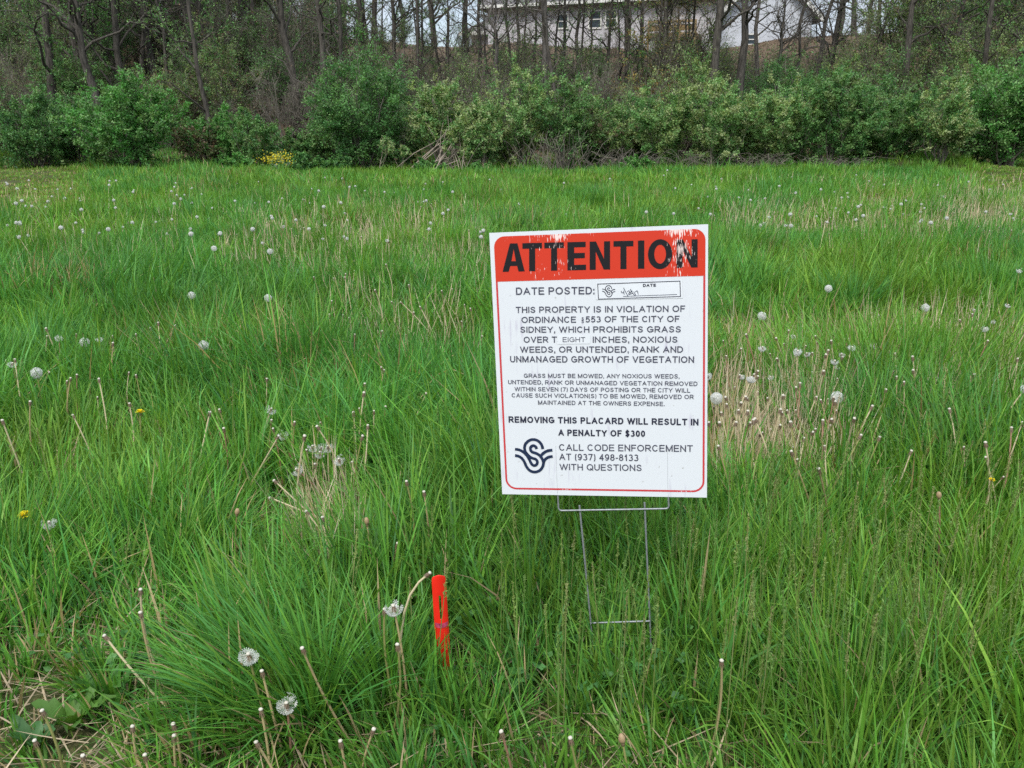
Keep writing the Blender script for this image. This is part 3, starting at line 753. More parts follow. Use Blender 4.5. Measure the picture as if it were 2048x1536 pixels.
for a_ in ((600, 1455, 620, .36, .42, .3, math.pi, .25), (500, 1400, 260, .32, .4, .35, math.pi, .3), (760, 1400, 320, .30, .3, .1, math.pi, .1), (960, 1480, 160, .17, .4, .1), (420, 1130, 300, .28, .4, .5, 0, .15),
           (60, 1150, 320, .30, .35, .6), (240, 1060, 240, .28, .35, .3), (770, 960, 420, .36, .36, .8), (870, 1010, 300, .33, .36, .7), (700, 930, 300, .34, .4, .7), (90, 760, 500, .40, .34, .9), (-30, 800, 400, .38, .34, .9),
           (1620, 900, 460, .38, .36, .8), (1750, 880, 460, .38, .36, .8), (1880, 880, 420, .38, .36, .7), (1480, 1060, 300, .33, .4, .5, math.pi, .2), (1700, 1090, 300, .30, .35, .3), (1560, 1180, 260, .30, .3, -.2), (640, 760, 300, .34, .38, .6), (430, 680, 400, .36, .34, .8),
           (1700, 640, 500, .40, .34, .8), (1980, 600, 500, .40, .34, .5), (1850, 1380, 300, .32, .3, -.4), (1700, 1460, 260, .30, .32, -.1), (1980, 1250, 320, .36, .28, -.6)): tussock(*a_)
# flowering grass stems with narrow pale green heads, mostly at the right
def headed(n, x0, x1, py0, py1):
    px, py = rng.uniform(x0, x1, n), rng.uniform(py0, py1, n); B = np.array([gpoint(a_, b__) for a_, b__ in zip(px, py)])
    L = .26 + .16 * rng.random(n); az = rng.random(n) * 6.28; lean = np.abs(rng.normal(size=n)) * .13; d = np.stack([np.cos(az) * np.sin(lean), np.sin(az) * np.sin(lean), np.cos(lean)], 1)
    P = B[:, None] + d[:, None] * (L[:, None] * np.linspace(0, 1, 4)[None])[..., None]; cg = pal(n, [(.19, .26, .07), (.24, .27, .10), (.14, .24, .06)], [2, 1, 2], .1)
    tubes(gm, P, np.full((n, 4), .0011), 3, cg)
    m_ = 40; i = np.repeat(np.arange(n), m_); f = rng.random(n * m_); hl_ = (.05 + .04 * rng.random(n))[i]
    off = rng.normal(size=(n * m_, 3)) * .0019 * (1.2 - f)[:, None]
    c = B[i] + d[i] * (L[i] - hl_ + hl_ * f * 1.1)[:, None] + off; w_ = .0030 * np.maximum(1, B[i, 1] / 2.5)
    leaves(gm, c, .009 * np.ones(n * m_), w_, (cg[i] * (1 + .15 * rng.normal(size=(n * m_, 1)))).clip(.02, .6), 0, d[i] + .25 * rng.normal(size=(n * m_, 3)))
headed(210, 1440, 2100, 1050, 1560); headed(60, 1000, 1440, 1150, 1560); headed(70, 1600, 2100, 820, 1050); headed(40, 0, 900, 900, 1400)
n = 150; bx = mk0[0] + .035 * rng.normal(size=n); by = mk0[1] - .03 - .12 * rng.random(n)      # blades crossing the foot of the red stake
blades(gm, np.stack([bx, by, terr(bx, by) - .01], 1), rng.random(n) * 6.28, np.abs(rng.normal(size=n)) * .25, .4 * rng.random(n), .10 + .11 * rng.random(n), .0055 + .003 * rng.random(n), grass_col(n, np.zeros(n), np.full(n, .1)), 4)
g = gm.build("grass", M_GRASS); tag(g, "tall uncut spring meadow grass in bright and bluish green tufts", "grass", kind="stuff")
print("grass verts", gm.n)
# dead matted straw lying in the thin patches
th = MB()
x, y, h, s, hu = scatter(.9, 6, 2200); k = rng.random(len(x)) < s * 1.7 + .05; x, y = x[k], y[k]; n = len(x)
blades(th, np.stack([x, y, terr(x, y) + .004 + .03 * rng.random(n)], 1), rng.random(n) * 6.28, 1.15 + .4 * rng.random(n), .3 * rng.normal(size=n), .06 + .14 * rng.random(n), .002 + .003 * rng.random(n),
       np.array([.42, .33, .21]) * (.4 + .8 * rng.random((n, 1))), 3)
tag(th.build("dead_grass", M_STRAW), "flattened tan dead grass lying between the green tufts", "dead grass", kind="stuff")

cv = MB(); x, y, h, s, hu = scatter(.9, 4.5, 900); k = (vnoise(x, y, .35, 51) > .62) | (rng.random(len(x)) < .10); x, y = x[k], y[k]; n = len(x)
i = np.repeat(np.arange(n), 3); n3 = n * 3
leaves(cv, np.stack([x[i] + .008 * rng.normal(size=n3), y[i] + .008 * rng.normal(size=n3), terr(x[i], y[i]) + .02 + (.08 * rng.random(n))[i]], 1), .014 + .012 * rng.random(n3), .014 + .010 * rng.random(n3), pal(n3, [(.07, .20, .05), (.10, .24, .06), (.05, .15, .04)], [2, 1, 1], .15), 1.2)
tag(cv.build("clover", M_GRASS), "small clover leaves low between the grass blades", "clover", kind="stuff")

# ================================================================== WOODED SLOPE
def grow(n, P0, P1, K, wob, sag=0.0):
    """n bent centre lines from P0 to P1 (n,3)"""
    t = np.linspace(0, 1, K)[None, :, None]
    L = np.linalg.norm(P1 - P0, axis=1)[:, None, None]
    w = np.cumsum(rng.normal(size=(n, K, 3)), 1); w -= w[:, :1]; w = w - t * w[:, -1:]
    P = P0[:, None] + (P1 - P0)[:, None] * t + w * wob * L / math.sqrt(K)
    P[..., 2] += (np.sin(t * np.pi) * sag * L)[..., 0]
    return P
def along(P, t):
    """points at fractions t (n,) of lines P (n,K,3) and their directions"""
    K = P.shape[1]; f = t * (K - 1); i = np.minimum(f.astype(int), K - 2); u = (f - i)[:, None]; r = np.arange(len(P))
    return P[r, i] * (1 - u) + P[r, i + 1] * u, norm(P[r, i + 1] - P[r, i])
G_DK, G_MD, G_LT, G_YL = (.055, .165, .042), (.105, .250, .066), (.170, .320, .098), (.255, .350, .115)
G_OL, G_CR, G_BR, G_GO = (.140, .215, .070), (.33, .40, .18), (.20, .145, .09), (.30, .215, .06)
KINDS = {'dark': ([G_DK, G_MD, G_LT], [4, 5, 1.5]), 'bright': ([G_MD, G_LT, (.085, .27, .050)], [2, 3, 5]), 'mid': ([G_MD, G_LT, G_OL, G_DK], [4, 3, 2, 2]),
         'cream': ([G_LT, G_CR, G_MD, G_YL], [3, 2.6, 2, 2]), 'pale': ([G_LT, G_YL, G_MD, G_CR], [4, 2.5, 2, 1.6]), 'olive': ([G_OL, G_YL, G_MD, G_BR], [4, 2, 2, 1]),
         'gold': ([G_GO, G_OL, G_YL, G_BR], [4, 3, 2, 2]), 'brown': ([G_BR, G_OL, G_MD], [3, 2, 2])}
def shrub_meshes(h, w, kind, nst=20, nleaf=5200, lsize=.085, low=.12, twiggy=1.0, upright=0.0):
    """a many stemmed shrub: stems, branches and twigs, leaves round the twigs"""
    a = rng.random(nst) * 2 * np.pi; r0 = .18 * w * np.sqrt(rng.random(nst))
    P0 = np.stack([r0 * np.cos(a), r0 * np.sin(a), np.full(nst, -.08)], 1)
    rr = w * np.sqrt(rng.random(nst)) * .85; a2 = a + .5 * rng.normal(size=nst)
    top = h * np.sqrt(np.maximum(.12, 1 - (rr / w) ** 2)) * (.72 + .33 * rng.random(nst))
    P1 = np.stack([rr * np.cos(a2), rr * np.sin(a2), top], 1)
    st_ = grow(nst, P0, P1, 7, .10, .05)
    tb = MB(); t7 = np.linspace(1, .25, 7)[None]
    tubes(tb, st_, (.012 + .02 * rng.random((nst, 1))) * t7 * h / 3, 5)
    nb = int(nst * 9); i = rng.integers(0, nst, nb); t = low + (1 - low) * rng.random(nb) ** .8
    b0, bd = along(st_[i], np.clip(t, 0, .999))
    out = norm(b0 * [1, 1, 0] + .001) * (.6 - upright * .4) + rng.normal(size=(nb, 3)) * .55 + bd * .5 + [0, 0, .18 + upright]
    bl = (.22 + .3 * rng.random((nb, 1))) * h * .55
    b1 = b0 + norm(out) * bl; b1[:, 2] = np.maximum(b1[:, 2], .12 * h * rng.random(nb) + .05)
    br = grow(nb, b0, b1, 5, .12); tubes(tb, br, .007 * np.linspace(1, .4, 5)[None] * np.ones((nb, 1)) * h / 3, 3)
    nt_ = int(nb * 4 * twiggy); i = rng.integers(0, nb, nt_); c0, cd = along(br[i], rng.random(nt_) * .999)
    c1 = c0 + norm(cd * .6 + rng.normal(size=(nt_, 3)) * .7 + [0, 0, .15 + upright]) * (.10 + .22 * rng.random((nt_, 1))) * h * .4
    tw = grow(nt_, c0, c1, 3, .1); tubes(tb, tw, .0045 * np.linspace(1, .5, 3)[None] * np.ones((nt_, 1)), 3)
    nleaf = int(nleaf * 4.0) if nleaf > 1000 else nleaf; lsize *= .82
    lb = MB(); i = rng.integers(0, nt_, nleaf); t = rng.random(nleaf)
    c, d = along(tw[i], t * .999); c = c + rng.normal(size=(nleaf, 3)) * .045 * h / 3
    cols, wts = KINDS[kind]
    # every twig has its own shade of leaf, pale sprays stand at the outside
    tc_ = pal(nt_, cols, wts, .08); L = lsize * (.6 + .8 * rng.random(nleaf))
    col = tc_[i] * (1 + .11 * rng.normal(size=(nleaf, 1)))
    leaves(lb, c, L, L * .55, col.clip(.008, .8), .5, d)
    return tb, lb
SHRUB_N = [0]
def shrub(px, dist, pyb_top, hw_px, kind, name, label, group=None, mat=None, **kw):
    p = at(px, dist, 1.8); zd = dist * cp
    w = hw_px / FPX * zd
    d = ray(px, pyb_top); top = CAM_H + d[2] / d[1] * dist; h = max(.5, top - p[2])
    root = thing(name, label, "shrub", p, 0, group)
    tb, lb = shrub_meshes(h, w, kind, **kw)
    tb.build("stems", mat or M_TWIG, root); lb.build("foliage", M_LEAF, root)
    return root
def tree_meshes(H, r0, lean=(0, 0), fork=None, nl=14, leaf=1500, kind='mid', lsize=.075, first=.22, curve=.02, twigs=3):
    """a woodland tree: tapered trunk (forked if asked), rising limbs, branches, fine twigs and young leaves"""
    tb, lb = MB(), MB()
    t12 = np.linspace(0, 1, 12)
    def trunk(b0, b1, r, c_):
        P = grow(1, np.array([b0]), np.array([b1]), 12, c_)
        rad = r * (1 - .8 * t12) + r * .5 * np.exp(-t12 * 22)
        tubes(tb, P, rad[None], 8); return P, rad
    segs = []
    if fork:
        f = np.array([lean[0] * fork, lean[1] * fork, fork * H * .12 + fork])
        P, rad = trunk((0, 0, -.3), tuple(f), r0, curve); segs.append((P, r0, .6))
        for s_ in (-1, 1):
            q1 = f + np.array([s_ * (.12 + .12 * random.random()) * H, .1 * random.random() * H, H - f[2]])
            P, _ = trunk(tuple(f), tuple(q1), r0 * .68, curve * 1.6); segs.append((P, r0 * .68, first))
    else:
        P, rad = trunk((0, 0, -.3), (lean[0] * H, lean[1] * H, H), r0, curve); segs.append((P, r0, first))
    L0, LD, LR = [], [], []
    for P, r, fi in segs:
        t = fi + (.97 - fi) * rng.random(nl); p, d = along(np.repeat(P, nl, 0), t * .999)
        az = rng.random(nl) * 2 * np.pi
        dr = np.stack([np.cos(az), np.sin(az), .35 + .7 * rng.random(nl)], 1); L0.append(p); LD.append(norm(dr)); LR.append(r * (1 - .8 * t) * .45)
    p0, dr, lr = np.concatenate(L0), np.concatenate(LD), np.concatenate(LR); n = len(p0)
    ll = (1.2 + 2.4 * rng.random((n, 1))) * H / 12
    lim = grow(n, p0, p0 + dr * ll, 7, .14, .06); tubes(tb, lim, np.minimum(lr, .07)[:, None] * np.linspace(1, .3, 7)[None], 5)
    nb = n * 6; i = rng.integers(0, n, nb); b0, bd = along(lim[i], .2 + .799 * rng.random(nb))
    b1 = b0 + norm(bd * .7 + rng.normal(size=(nb, 3)) * .7 + [0, 0, .25]) * (.5 + .8 * rng.random((nb, 1)))
    br = grow(nb, b0, b1, 5, .16); tubes(tb, br, .011 * np.linspace(1, .45, 5)[None] * np.ones((nb, 1)), 3)
    nt_ = nb * twigs; i = rng.integers(0, nb, nt_); c0, cd = along(br[i], rng.random(nt_) * .999)
    c1 = c0 + norm(cd * .7 + rng.normal(size=(nt_, 3)) * .7 + [0, 0, .15]) * (.2 + .45 * rng.random((nt_, 1)))
    tw = grow(nt_, c0, c1, 4, .16); tubes(lb, tw, .0055 * np.linspace(1, .5, 4)[None] * np.ones((nt_, 1)), 3, np.array([.145, .128, .112]))
    if leaf:
        i = rng.integers(0, nt_, leaf); c, d = along(tw[i], rng.random(leaf) * .999); c = c + rng.normal(size=(leaf, 3)) * .03
        cols, wts = KINDS[kind]; tc_ = pal(nb, cols, wts, .15)
        L = lsize * (.5 + .8 * rng.random(leaf)); leaves(lb, c, L, L * .6, tc_[i % nb], .3)
    return tb, lb
def tree(px, dist, wpx, label, name="woodland_tree", mat=None, group=None, H=12, zv=None, **kw):
    p = at(px, dist, zv if zv is not None else tz(at(px, dist)[0], dist) + 2); r = wpx * .88 * dist * cp / FPX / 2
    root = thing(name, label, "tree", p, 0, group)
    tb, lb = tree_meshes(H, r, **kw)
    tb.build("trunk", mat or M_BARK, root, smooth=True); lb.build("crown", M_LEAF, root)
    return root

# single trunks one can tell apart: (px, distance, width px, label, extras)
T = [
 (95, 35, 22, "thick dark trunk leaning right above the smaller shrub at the left", dict(lean=(.10, 0), kind='dark', leaf=2600)),
 (165, 37, 17, "straight brown trunk rising behind the left of the round bright shrub", dict(lean=(-.04, 0), kind='bright', leaf=4200)),
 (200, 34, 21, "broad brown trunk leaning left straight above the round bright shrub", dict(lean=(-.09, .02), kind='mid', leaf=1600)),
 (240, 36, 18, "brown trunk behind the right half of the round bright shrub", dict(lean=(.03, 0), kind='mid', leaf=1500)),
 (268, 38, 12, "dark trunk leaning right where a little sky shows through", dict(lean=(.11, 0), kind='brown', leaf=700)),
 (328, 36, 9, "thin pale trunk between the round shrub and the leafy middle", dict(lean=(.02, 0), kind='olive', leaf=2200)),
 (420, 33, 12, "brown trunk wrapped in twigs left of the olive shrub", dict(lean=(-.03, 0), kind='mid', leaf=3600)),
 (500, 40, 11, "thin trunk with yellow green leaves above the olive shrub", dict(lean=(.06, 0), kind='bright', leaf=4200)),
 (585, 35, 20, "broad grey brown trunk left of the tall dark green shrub", dict(lean=(-.02, 0), kind='brown', leaf=500)),
 (645, 34, 18, "grey trunk whose foot meets the tall dark green shrub", dict(lean=(.01, 0), kind='brown', leaf=500)),
 (700, 36, 13, "dark trunk leaning left above the tall dark green shrub", dict(lean=(-.10, 0), kind='dark', leaf=900)),
 (728, 38, 12, "first of the three upright trunks left of the sky gap", dict(kind='brown', leaf=400)),
 (756, 40, 14, "middle of the three upright trunks left of the sky gap", dict(kind='dark', leaf=500)),
 (792, 37, 12, "dark upright trunk at the left edge of the sky gap", dict(kind='brown', leaf=300, nl=9)),
 (836, 36, 8, "slim bare pole tree standing in the sky gap", dict(kind='pale', leaf=260, nl=8, curve=.008)),
 (884, 38, 7, "thin wavy dark trunk left of the house's low roof", dict(kind='brown', leaf=300, nl=9, curve=.04)),
 (927, 37, 14, "upright grey trunk in front of the low corner roof of the house", dict(kind='brown', leaf=300, nl=8)),
 (985, 34, 17, "crooked forked trunk in front of the white house wall", dict(fork=2.6, kind='brown', leaf=300, nl=8, curve=.06, mat=M_BARK2)),
 (1022, 39, 8, "thin trunk just right of the crooked forked one", dict(kind='brown', leaf=260, nl=7, curve=.03)),
 (1085, 35, 23, "thickest grey forked trunk before the middle of the house wall", dict(fork=3.6, kind='brown', leaf=400, nl=10, mat=M_BARK2)),
 (1120, 33, 10, "dark bent trunk leaning left beside the thickest forked trunk", dict(lean=(-.16, 0), kind='brown', leaf=300, nl=9, curve=.05)),
 (1163, 38, 6, "very thin leafy trunk left of the house windows", dict(kind='pale', leaf=1300, nl=9)),
 (1256, 37, 15, "brown trunk right beside the house windows", dict(kind='gold', leaf=1300, nl=9)),
 (1284, 40, 11, "pale trunk behind the golden budding tree", dict(kind='gold', leaf=1500, mat=M_BARK2)),
 (1332, 35, 15, "golden brown budding tree covering the right of the house front", dict(kind='gold', leaf=5200, nl=18, first=.12)),
 (1372, 36, 8, "slim golden green tree left of the two heavy trunks", dict(kind='gold', leaf=3600, nl=16, first=.12)),
 (1429, 33, 25, "left one of the two heavy dark trunks before the house gable", dict(kind='pale', leaf=900, nl=9, first=.35)),
 (1478, 34, 23, "right one of the two heavy dark trunks before the house gable", dict(lean=(.012, 0), kind='brown', leaf=250, nl=8, first=.4)),
 (1516, 38, 12, "grey trunk beside the small low window of the gable", dict(kind='brown', leaf=200, nl=6, mat=M_BARK2)),
 (1552, 36, 14, "trunk forking upward in front of the gable wall", dict(fork=2.4, kind='brown', leaf=300, nl=7)),
 (1592, 37, 9, "wavy dark trunk near the right of the gable", dict(kind='brown', leaf=200, nl=6, curve=.05)),
 (1625, 38, 12, "left trunk of the pair leaning right at the gable's corner", dict(lean=(.13, 0), kind='brown', leaf=300, nl=7)),
 (1641, 39, 12, "right trunk of the pair leaning right at the gable's corner", dict(lean=(.15, 0), kind='brown', leaf=300, nl=7)),
 (1666, 40, 10, "thin trunk standing free against the sky right of the house", dict(lean=(.05, 0), kind='brown', leaf=300, nl=8)),
 (1738, 41, 8, "thin trunk leaning right in the sky gap past the house", dict(lean=(.22, 0), kind='pale', leaf=1300, nl=9)),
 (1792, 35, 18, "dark trunk in the leafy wood right of the sky gap", dict(kind='olive', leaf=3600, nl=16, first=.15)),
 (1850, 39, 12, "slim trunk hung with olive leaves in the right wood", dict(kind='olive', leaf=4200, nl=17, first=.12)),
 (1908, 36, 17, "broad brown trunk above the cream shrub at the right", dict(kind='olive', leaf=3600, nl=15, first=.2)),
 (1958, 34, 15, "brown trunk near the right end of the wood", dict(kind='olive', leaf=3600, nl=16, first=.15)),
 (2030, 36, 16, "last trunk at the right end of the wood", dict(kind='mid', leaf=3800, nl=16, first=.15)),
]
for px, dist, w, lab, ex in T:
    if ex.get('nl', 14) < 12: ex['nl'] += 9
    ex.setdefault('first', .12); ex['leaf'] = int(ex['leaf'] * 1.3)
    tree(px, dist, w, lab, twigs=4, **ex)
# the anonymous rest of the wood, copied from a few
GW = "trees deep in the wood"
protos = []
for k, (kd, lf) in enumerate((('dark', 4200), ('mid', 4600), ('olive', 3600), ('brown', 1400), ('bright', 4200), ('mid', 4600))):
    protos.append(tree(-400 + 60 * k, 40 + k, 13, "slender half bare tree deep in the crowded left part of the wood", group="trees deep in the left wood", H=12.5, kind=kd, leaf=lf, nl=18, first=.10, lean=(.03 * (k - 2), 0), curve=.03))
def rest(n, px0, px1, d0, d1, lab, grp):
    for k in range(n):
        px = px0 + (px1 - px0) * (k + random.random()) / n; d = d0 + (d1 - d0) * random.random()
        p = at(px, d, 5); s_ = .75 + .5 * random.random()
        dup(random.choice(protos), p, random.random() * 6.28, (s_, s_, s_ * (.85 + .3 * random.random())), lab, grp)
LL, LG = "slender half bare tree deep in the crowded left part of the wood", "trees deep in the left wood"
rest(26, -330, 690, 37, 50, LL, LG)
rest(14, -330, 700, 50, 66, LL, LG)
rest(22, 1780, 2420, 37, 58, "half leafy slender tree deep in the right part of the wood", "trees deep in the right wood")
rest(5, 700, 900, 52, 66, "thin far tree against the sky left of the house", "far trees left of the house")
rest(4, 1660, 1780, 52, 64, "thin far tree against the sky right of the house", "far trees right of the house")

# shrubs along the foot of the wood: (px, dist, top py, half width px, kind, label, extras)
SH_ = [
 (60, 29.6, 182, 85, 'dark', "rounded dark green shrub at the far left of the field edge", dict(nleaf=6500, nst=34)),
 (-75, 30.5, 150, 110, 'dark', "dark shrub cut by the left edge of the photo", dict()),
 (242, 28.6, 150, 118, 'bright', "largest rounded bright green shrub left at the field edge", dict(nleaf=9500, lsize=.10, nst=40)),
 (395, 31.0, 235, 62, 'brown', "sparse brown green shrub right of the big round one", dict(nleaf=2200)),
 (505, 30.0, 222, 75, 'mid', "loose olive green shrub above the yellow flowers", dict(nleaf=4200)),
 (600, 30.8, 262, 55, 'mid', "low ragged green shrub left of the tall dark one", dict(nleaf=3000)),
 (722, 29.4, 92, 88, 'dark', "tall dark green shrub like a small tree left of the cream blossom", dict(nleaf=9500, nst=34)),
 (800, 30.6, 200, 55, 'mid', "leafy green shrub squeezed behind the yellowish sapling", dict(nleaf=3600)),
 (885, 29.0, 178, 84, 'cream', "cream blossoming shrub over the leaning dead sticks", dict(nleaf=6500, low=.4, upright=.3)),
 (1035, 29.8, 150, 84, 'pale', "feathery pale green shrub right of the cream blossom", dict(nleaf=6000, upright=.4)),
 (960, 28.6, 215, 52, 'cream', "low cream blossomed shrub hanging right of the dead sticks", dict(nleaf=3200, low=.3)),
 (1130, 29.4, 168, 58, 'mid', "narrow upright green shrub left of the dead bramble tangle", dict(nleaf=4200, upright=.4)),
 (1225, 30.6, 180, 80, 'olive', "dull olive shrub behind the dead bramble tangle", dict(nleaf=3600)),
 (1325, 29.6, 165, 80, 'pale', "pale green shrub behind the sign's upper edge", dict(nleaf=6500, upright=.2)),
 (1440, 29.0, 148, 88, 'cream', "large cream flecked green shrub below the two heavy trunks", dict(nleaf=8500, upright=.3)),
 (1560, 29.6, 172, 80, 'pale', "rounded pale shrub right of the cream flecked one", dict(nleaf=6800)),
 (1668, 29.2, 150, 92, 'mid', "broad grey green shrub with a dark hollow under it", dict(nleaf=7800, upright=.2)),
 (1780, 29.8, 165, 82, 'mid', "green shrub left of the cream shrub at the right", dict(nleaf=6500)),
 (1888, 28.4, 168, 68, 'cream', "leaning cream yellow shrub standing forward at the right", dict(nleaf=5200, upright=.2, low=.3)),
 (2025, 29.2, 105, 95, 'bright', "tall bright green shrub at the right edge of the photo", dict(nleaf=9000, lsize=.10, nst=36)),
 (2170, 29.6, 140, 110, 'mid', "green shrub beyond the right edge", dict(nleaf=5000)),
 (1190, 31.2, 190, 70, 'mid', "plain green shrub filling the gap behind the sign's top", dict(nleaf=4200)),
 (1275, 31.4, 175, 70, 'dark', "dark green shrub behind the pale one above the sign", dict(nleaf=4200)),
 (1500, 31.4, 165, 75, 'mid', "green shrub filling in behind the cream flecked one", dict(nleaf=4600)),
 (1615, 31.5, 160, 75, 'dark', "dark green shrub in the shade right of the rounded pale one", dict(nleaf=4600)),
 (1725, 31.4, 165, 75, 'mid', "green shrub merging the right hand bushes together", dict(nleaf=4600)),
 (1840, 31.2, 175, 75, 'dark', "dark green shrub behind the cream shrub at the right", dict(nleaf=4600)),
 (1955, 31.0, 150, 80, 'mid', "green shrub between the cream shrub and the right edge", dict(nleaf=4600)),
 (150, 31.2, 185, 70, 'dark', "dark green shrub joining the two round ones at the left", dict(nleaf=4200)),
 (450, 31.6, 215, 70, 'bright', "fresh green shrub in the shade of the left wood", dict(nleaf=4000)),
 (655, 31.2, 190, 60, 'mid', "green shrub left behind the tall dark one", dict(nleaf=3600)),
 # second row, up the slope
 (20, 34, 110, 85, 'brown', "brown twiggy thicket behind the far left shrub", dict(nleaf=900, twiggy=2)),
 (330, 34, 120, 80, 'olive', "thin olive shrub up the slope right of the round one", dict(nleaf=3000, twiggy=1.5)),
 (450, 35, 90, 80, 'olive', "yellowish thin leaved shrub up the slope", dict(nleaf=3400, twiggy=1.5)),
 (560, 33.5, 120, 80, 'brown', "grey brown bare thicket with fanning branches", dict(nleaf=350, twiggy=2.5)),
 (640, 33.5, 140, 60, 'brown', "small bare thicket behind the tall dark shrub", dict(nleaf=600, twiggy=2)),
 (150, 36, 60, 80, 'mid', "green leafed shrub high on the left slope", dict(nleaf=3800)),
 (860, 34.5, 170, 60, 'mid', "small green shrub on the bare bank", dict(nleaf=1500, twiggy=1.5)),
 (990, 34.5, 150, 70, 'brown', "brown brushwood below the house wall", dict(nleaf=300, twiggy=2.2)),
 (1180, 34, 135, 75, 'brown', "brown brushwood right of the thickest forked trunk", dict(nleaf=600, twiggy=2.2)),
 (1300, 34, 110, 70, 'gold', "golden budding shrub under the house windows", dict(nleaf=3200, twiggy=1.5)),
 (1390, 33.5, 120, 62, 'pale', "pale tall shrub left of the two heavy trunks", dict(nleaf=4200, upright=.4)),
 (1560, 35.5, 108, 85, 'dark', "dark green shrub on the bank under the gable", dict(nleaf=5200)),
 (1700, 36, 92, 90, 'olive', "olive green shrub on the bank right of the gable", dict(nleaf=5200)),
 (1800, 35, 110, 80, 'olive', "thin olive shrub high in the right wood", dict(nleaf=4600)),
 (1940, 34, 70, 95, 'olive', "tall yellowish shrub high in the right wood", dict(nleaf=5600, upright=.3)),
 (2080, 36, 40, 95, 'mid', "green shrub high at the right edge", dict(nleaf=5600)),
]
for px, dist, top, hw, kd, lab, ex in SH_:
    nm = "bare_thicket" if ex.get('nleaf', 5000) < 1000 else "shrub"
    shrub(px, dist, top, hw, kd, nm, lab, **ex)
# leafless and half leafy undergrowth crowding the slope, copied from a few
U = []
for k, (kd, nl_, hh, ww) in enumerate((('brown', 900, 3.4, 1.5), ('olive', 1700, 3.8, 1.5), ('mid', 1700, 3.0, 1.4), ('dark', 1900, 3.4, 1.5), ('brown', 250, 2.6, 1.6), ('pale', 1500, 3.6, 1.3))):
    r_ = thing("undergrowth_thicket", "twiggy half bare thicket crowding the left slope", "thicket", at(-420 - 40 * k, 35 + k, 2), 0, "thickets on the left slope")
    tb, lb = shrub_meshes(hh, ww, kd, nst=22, nleaf=nl_, lsize=.085, low=.08, twiggy=2.6, upright=.25)
    tb.build("stems", M_TWIG, r_); lb.build("foliage", M_LEAF, r_); U.append(r_)
def under(n, px0, px1, d0, d1, smin, smax, lab, grp, pick):
    for k in range(n):
        px = px0 + (px1 - px0) * (k + random.random()) / n; d = d0 + (d1 - d0) * random.random(); s_ = smin + (smax - smin) * random.random()
        dup(U[random.choice(pick)], at(px, d, 3), random.random() * 6.28, (s_, s_, s_ * (.85 + .4 * random.random())), lab, grp)
under(20, -330, 700, 33.5, 38, .5, .85, "twiggy half bare thicket crowding the left slope", "thickets on the left slope", (0, 1, 2, 4, 1, 0))
under(34, -330, 690, 37, 44, .8, 1.3, "twiggy half bare thicket crowding the left slope", "thickets on the left slope", (0, 2, 1, 3, 4, 5, 0))
under(26, -330, 680, 44, 54, .9, 1.5, "twiggy half bare thicket crowding the left slope", "thickets on the left slope", (0, 1, 3, 2, 4))
under(64, 690, 1460, 32.5, 39, .45, .95, "low brown thicket on the bare bank below the house", "thickets on the bank below the house", (0, 4, 4, 1, 2, 5))
under(34, 690, 1660, 38.5, 47, .30, .55, "low brown thicket on the bare bank below the house", "thickets on the bank below the house", (0, 4, 4, 2))
under(16, 1460, 1760, 33, 40, .5, .8, "leafy low thicket on the bank right of the heavy trunks", "thickets right of the heavy trunks", (1, 2, 5, 3))
under(30, 1770, 2420, 33, 41, .8, 1.3, "leafy olive thicket crowding the right slope", "thickets on the right slope", (1, 2, 5, 1))
under(20, 1790, 2420, 41, 52, .9, 1.5, "leafy olive thicket crowding the right slope", "thickets on the right slope", (1, 1, 5, 2))

for k in range(28):
    px = 700 + 740 * (k + random.random()) / 28; s_ = .38 + .3 * random.random()
    dup(protos[(3, 4, 3, 2, 3)[k % 5]], at(px, 35 + 9 * random.random(), 5), random.random() * 6.28, (s_, s_, s_ * 1.15), "spindly half bare sapling on the bank in front of the house", "saplings before the house")
for px, d, top, hw, kd, lab in ((1345, 35.5, -15, 46, 'gold', "tall golden budding bush before the right of the house front"), (1405, 36.5, 30, 34, 'olive', "narrow leafy bush left of the two heavy trunks"), (1700, 38, 40, 70, 'olive', "leafy bush under the sky gap right of the house")):
    shrub(px, d, top, hw, kd, "budding_bush", lab, nleaf=1250, twiggy=1.0, upright=.4, lsize=.075)
# young saplings in front
for px, top, kd, lab in ((752, 262, 'cream', "yellowish sapling on one thin stem before the tall dark shrub"), (796, 285, 'pale', "small thin sapling right of the yellowish one"),
                         (962, 275, 'pale', "thin pale stemmed sapling right of the dead sticks"), (1420, 262, 'pale', "bright little sapling under the cream flecked shrub")):
    p = at(px, 28.2, 1); d = ray(px, top); h = CAM_H + d[2] / d[1] * 28.2 - p[2]
    r_ = thing("sapling", lab, "sapling", p)
    tb, lb = shrub_meshes(h, .55, kd, nst=3, nleaf=420, lsize=.10, low=.6, upright=.3); tb.build("stems", M_STICK, r_); lb.build("foliage", M_LEAF, r_)
# heap of dead sticks leaning under the cream shrub
p = at(880, 28.0, .8)
r_ = thing("brush_pile", "pale dead sticks leaning together under the cream blossom", "brush pile", p)
mb = MB(); n = 26
b0 = np.stack([rng.normal(size=n) * .75 - .2, rng.normal(size=n) * .25, np.zeros(n) - .02], 1); b1 = np.stack([.35 + .45 * rng.normal(size=n), .3 + .3 * rng.random(n), 1.0 + .8 * rng.random(n)], 1)
b1[:5] = b0[:5] + np.array([1.5, .2, .45]) * (.8 + .4 * rng.random((5, 1)))
tubes(mb, grow(n, b0, b1, 6, .06), (.010 + .012 * rng.random((n, 1))) * np.linspace(1, .5, 6)[None], 5)
mb.build("sticks", M_STICK, r_)
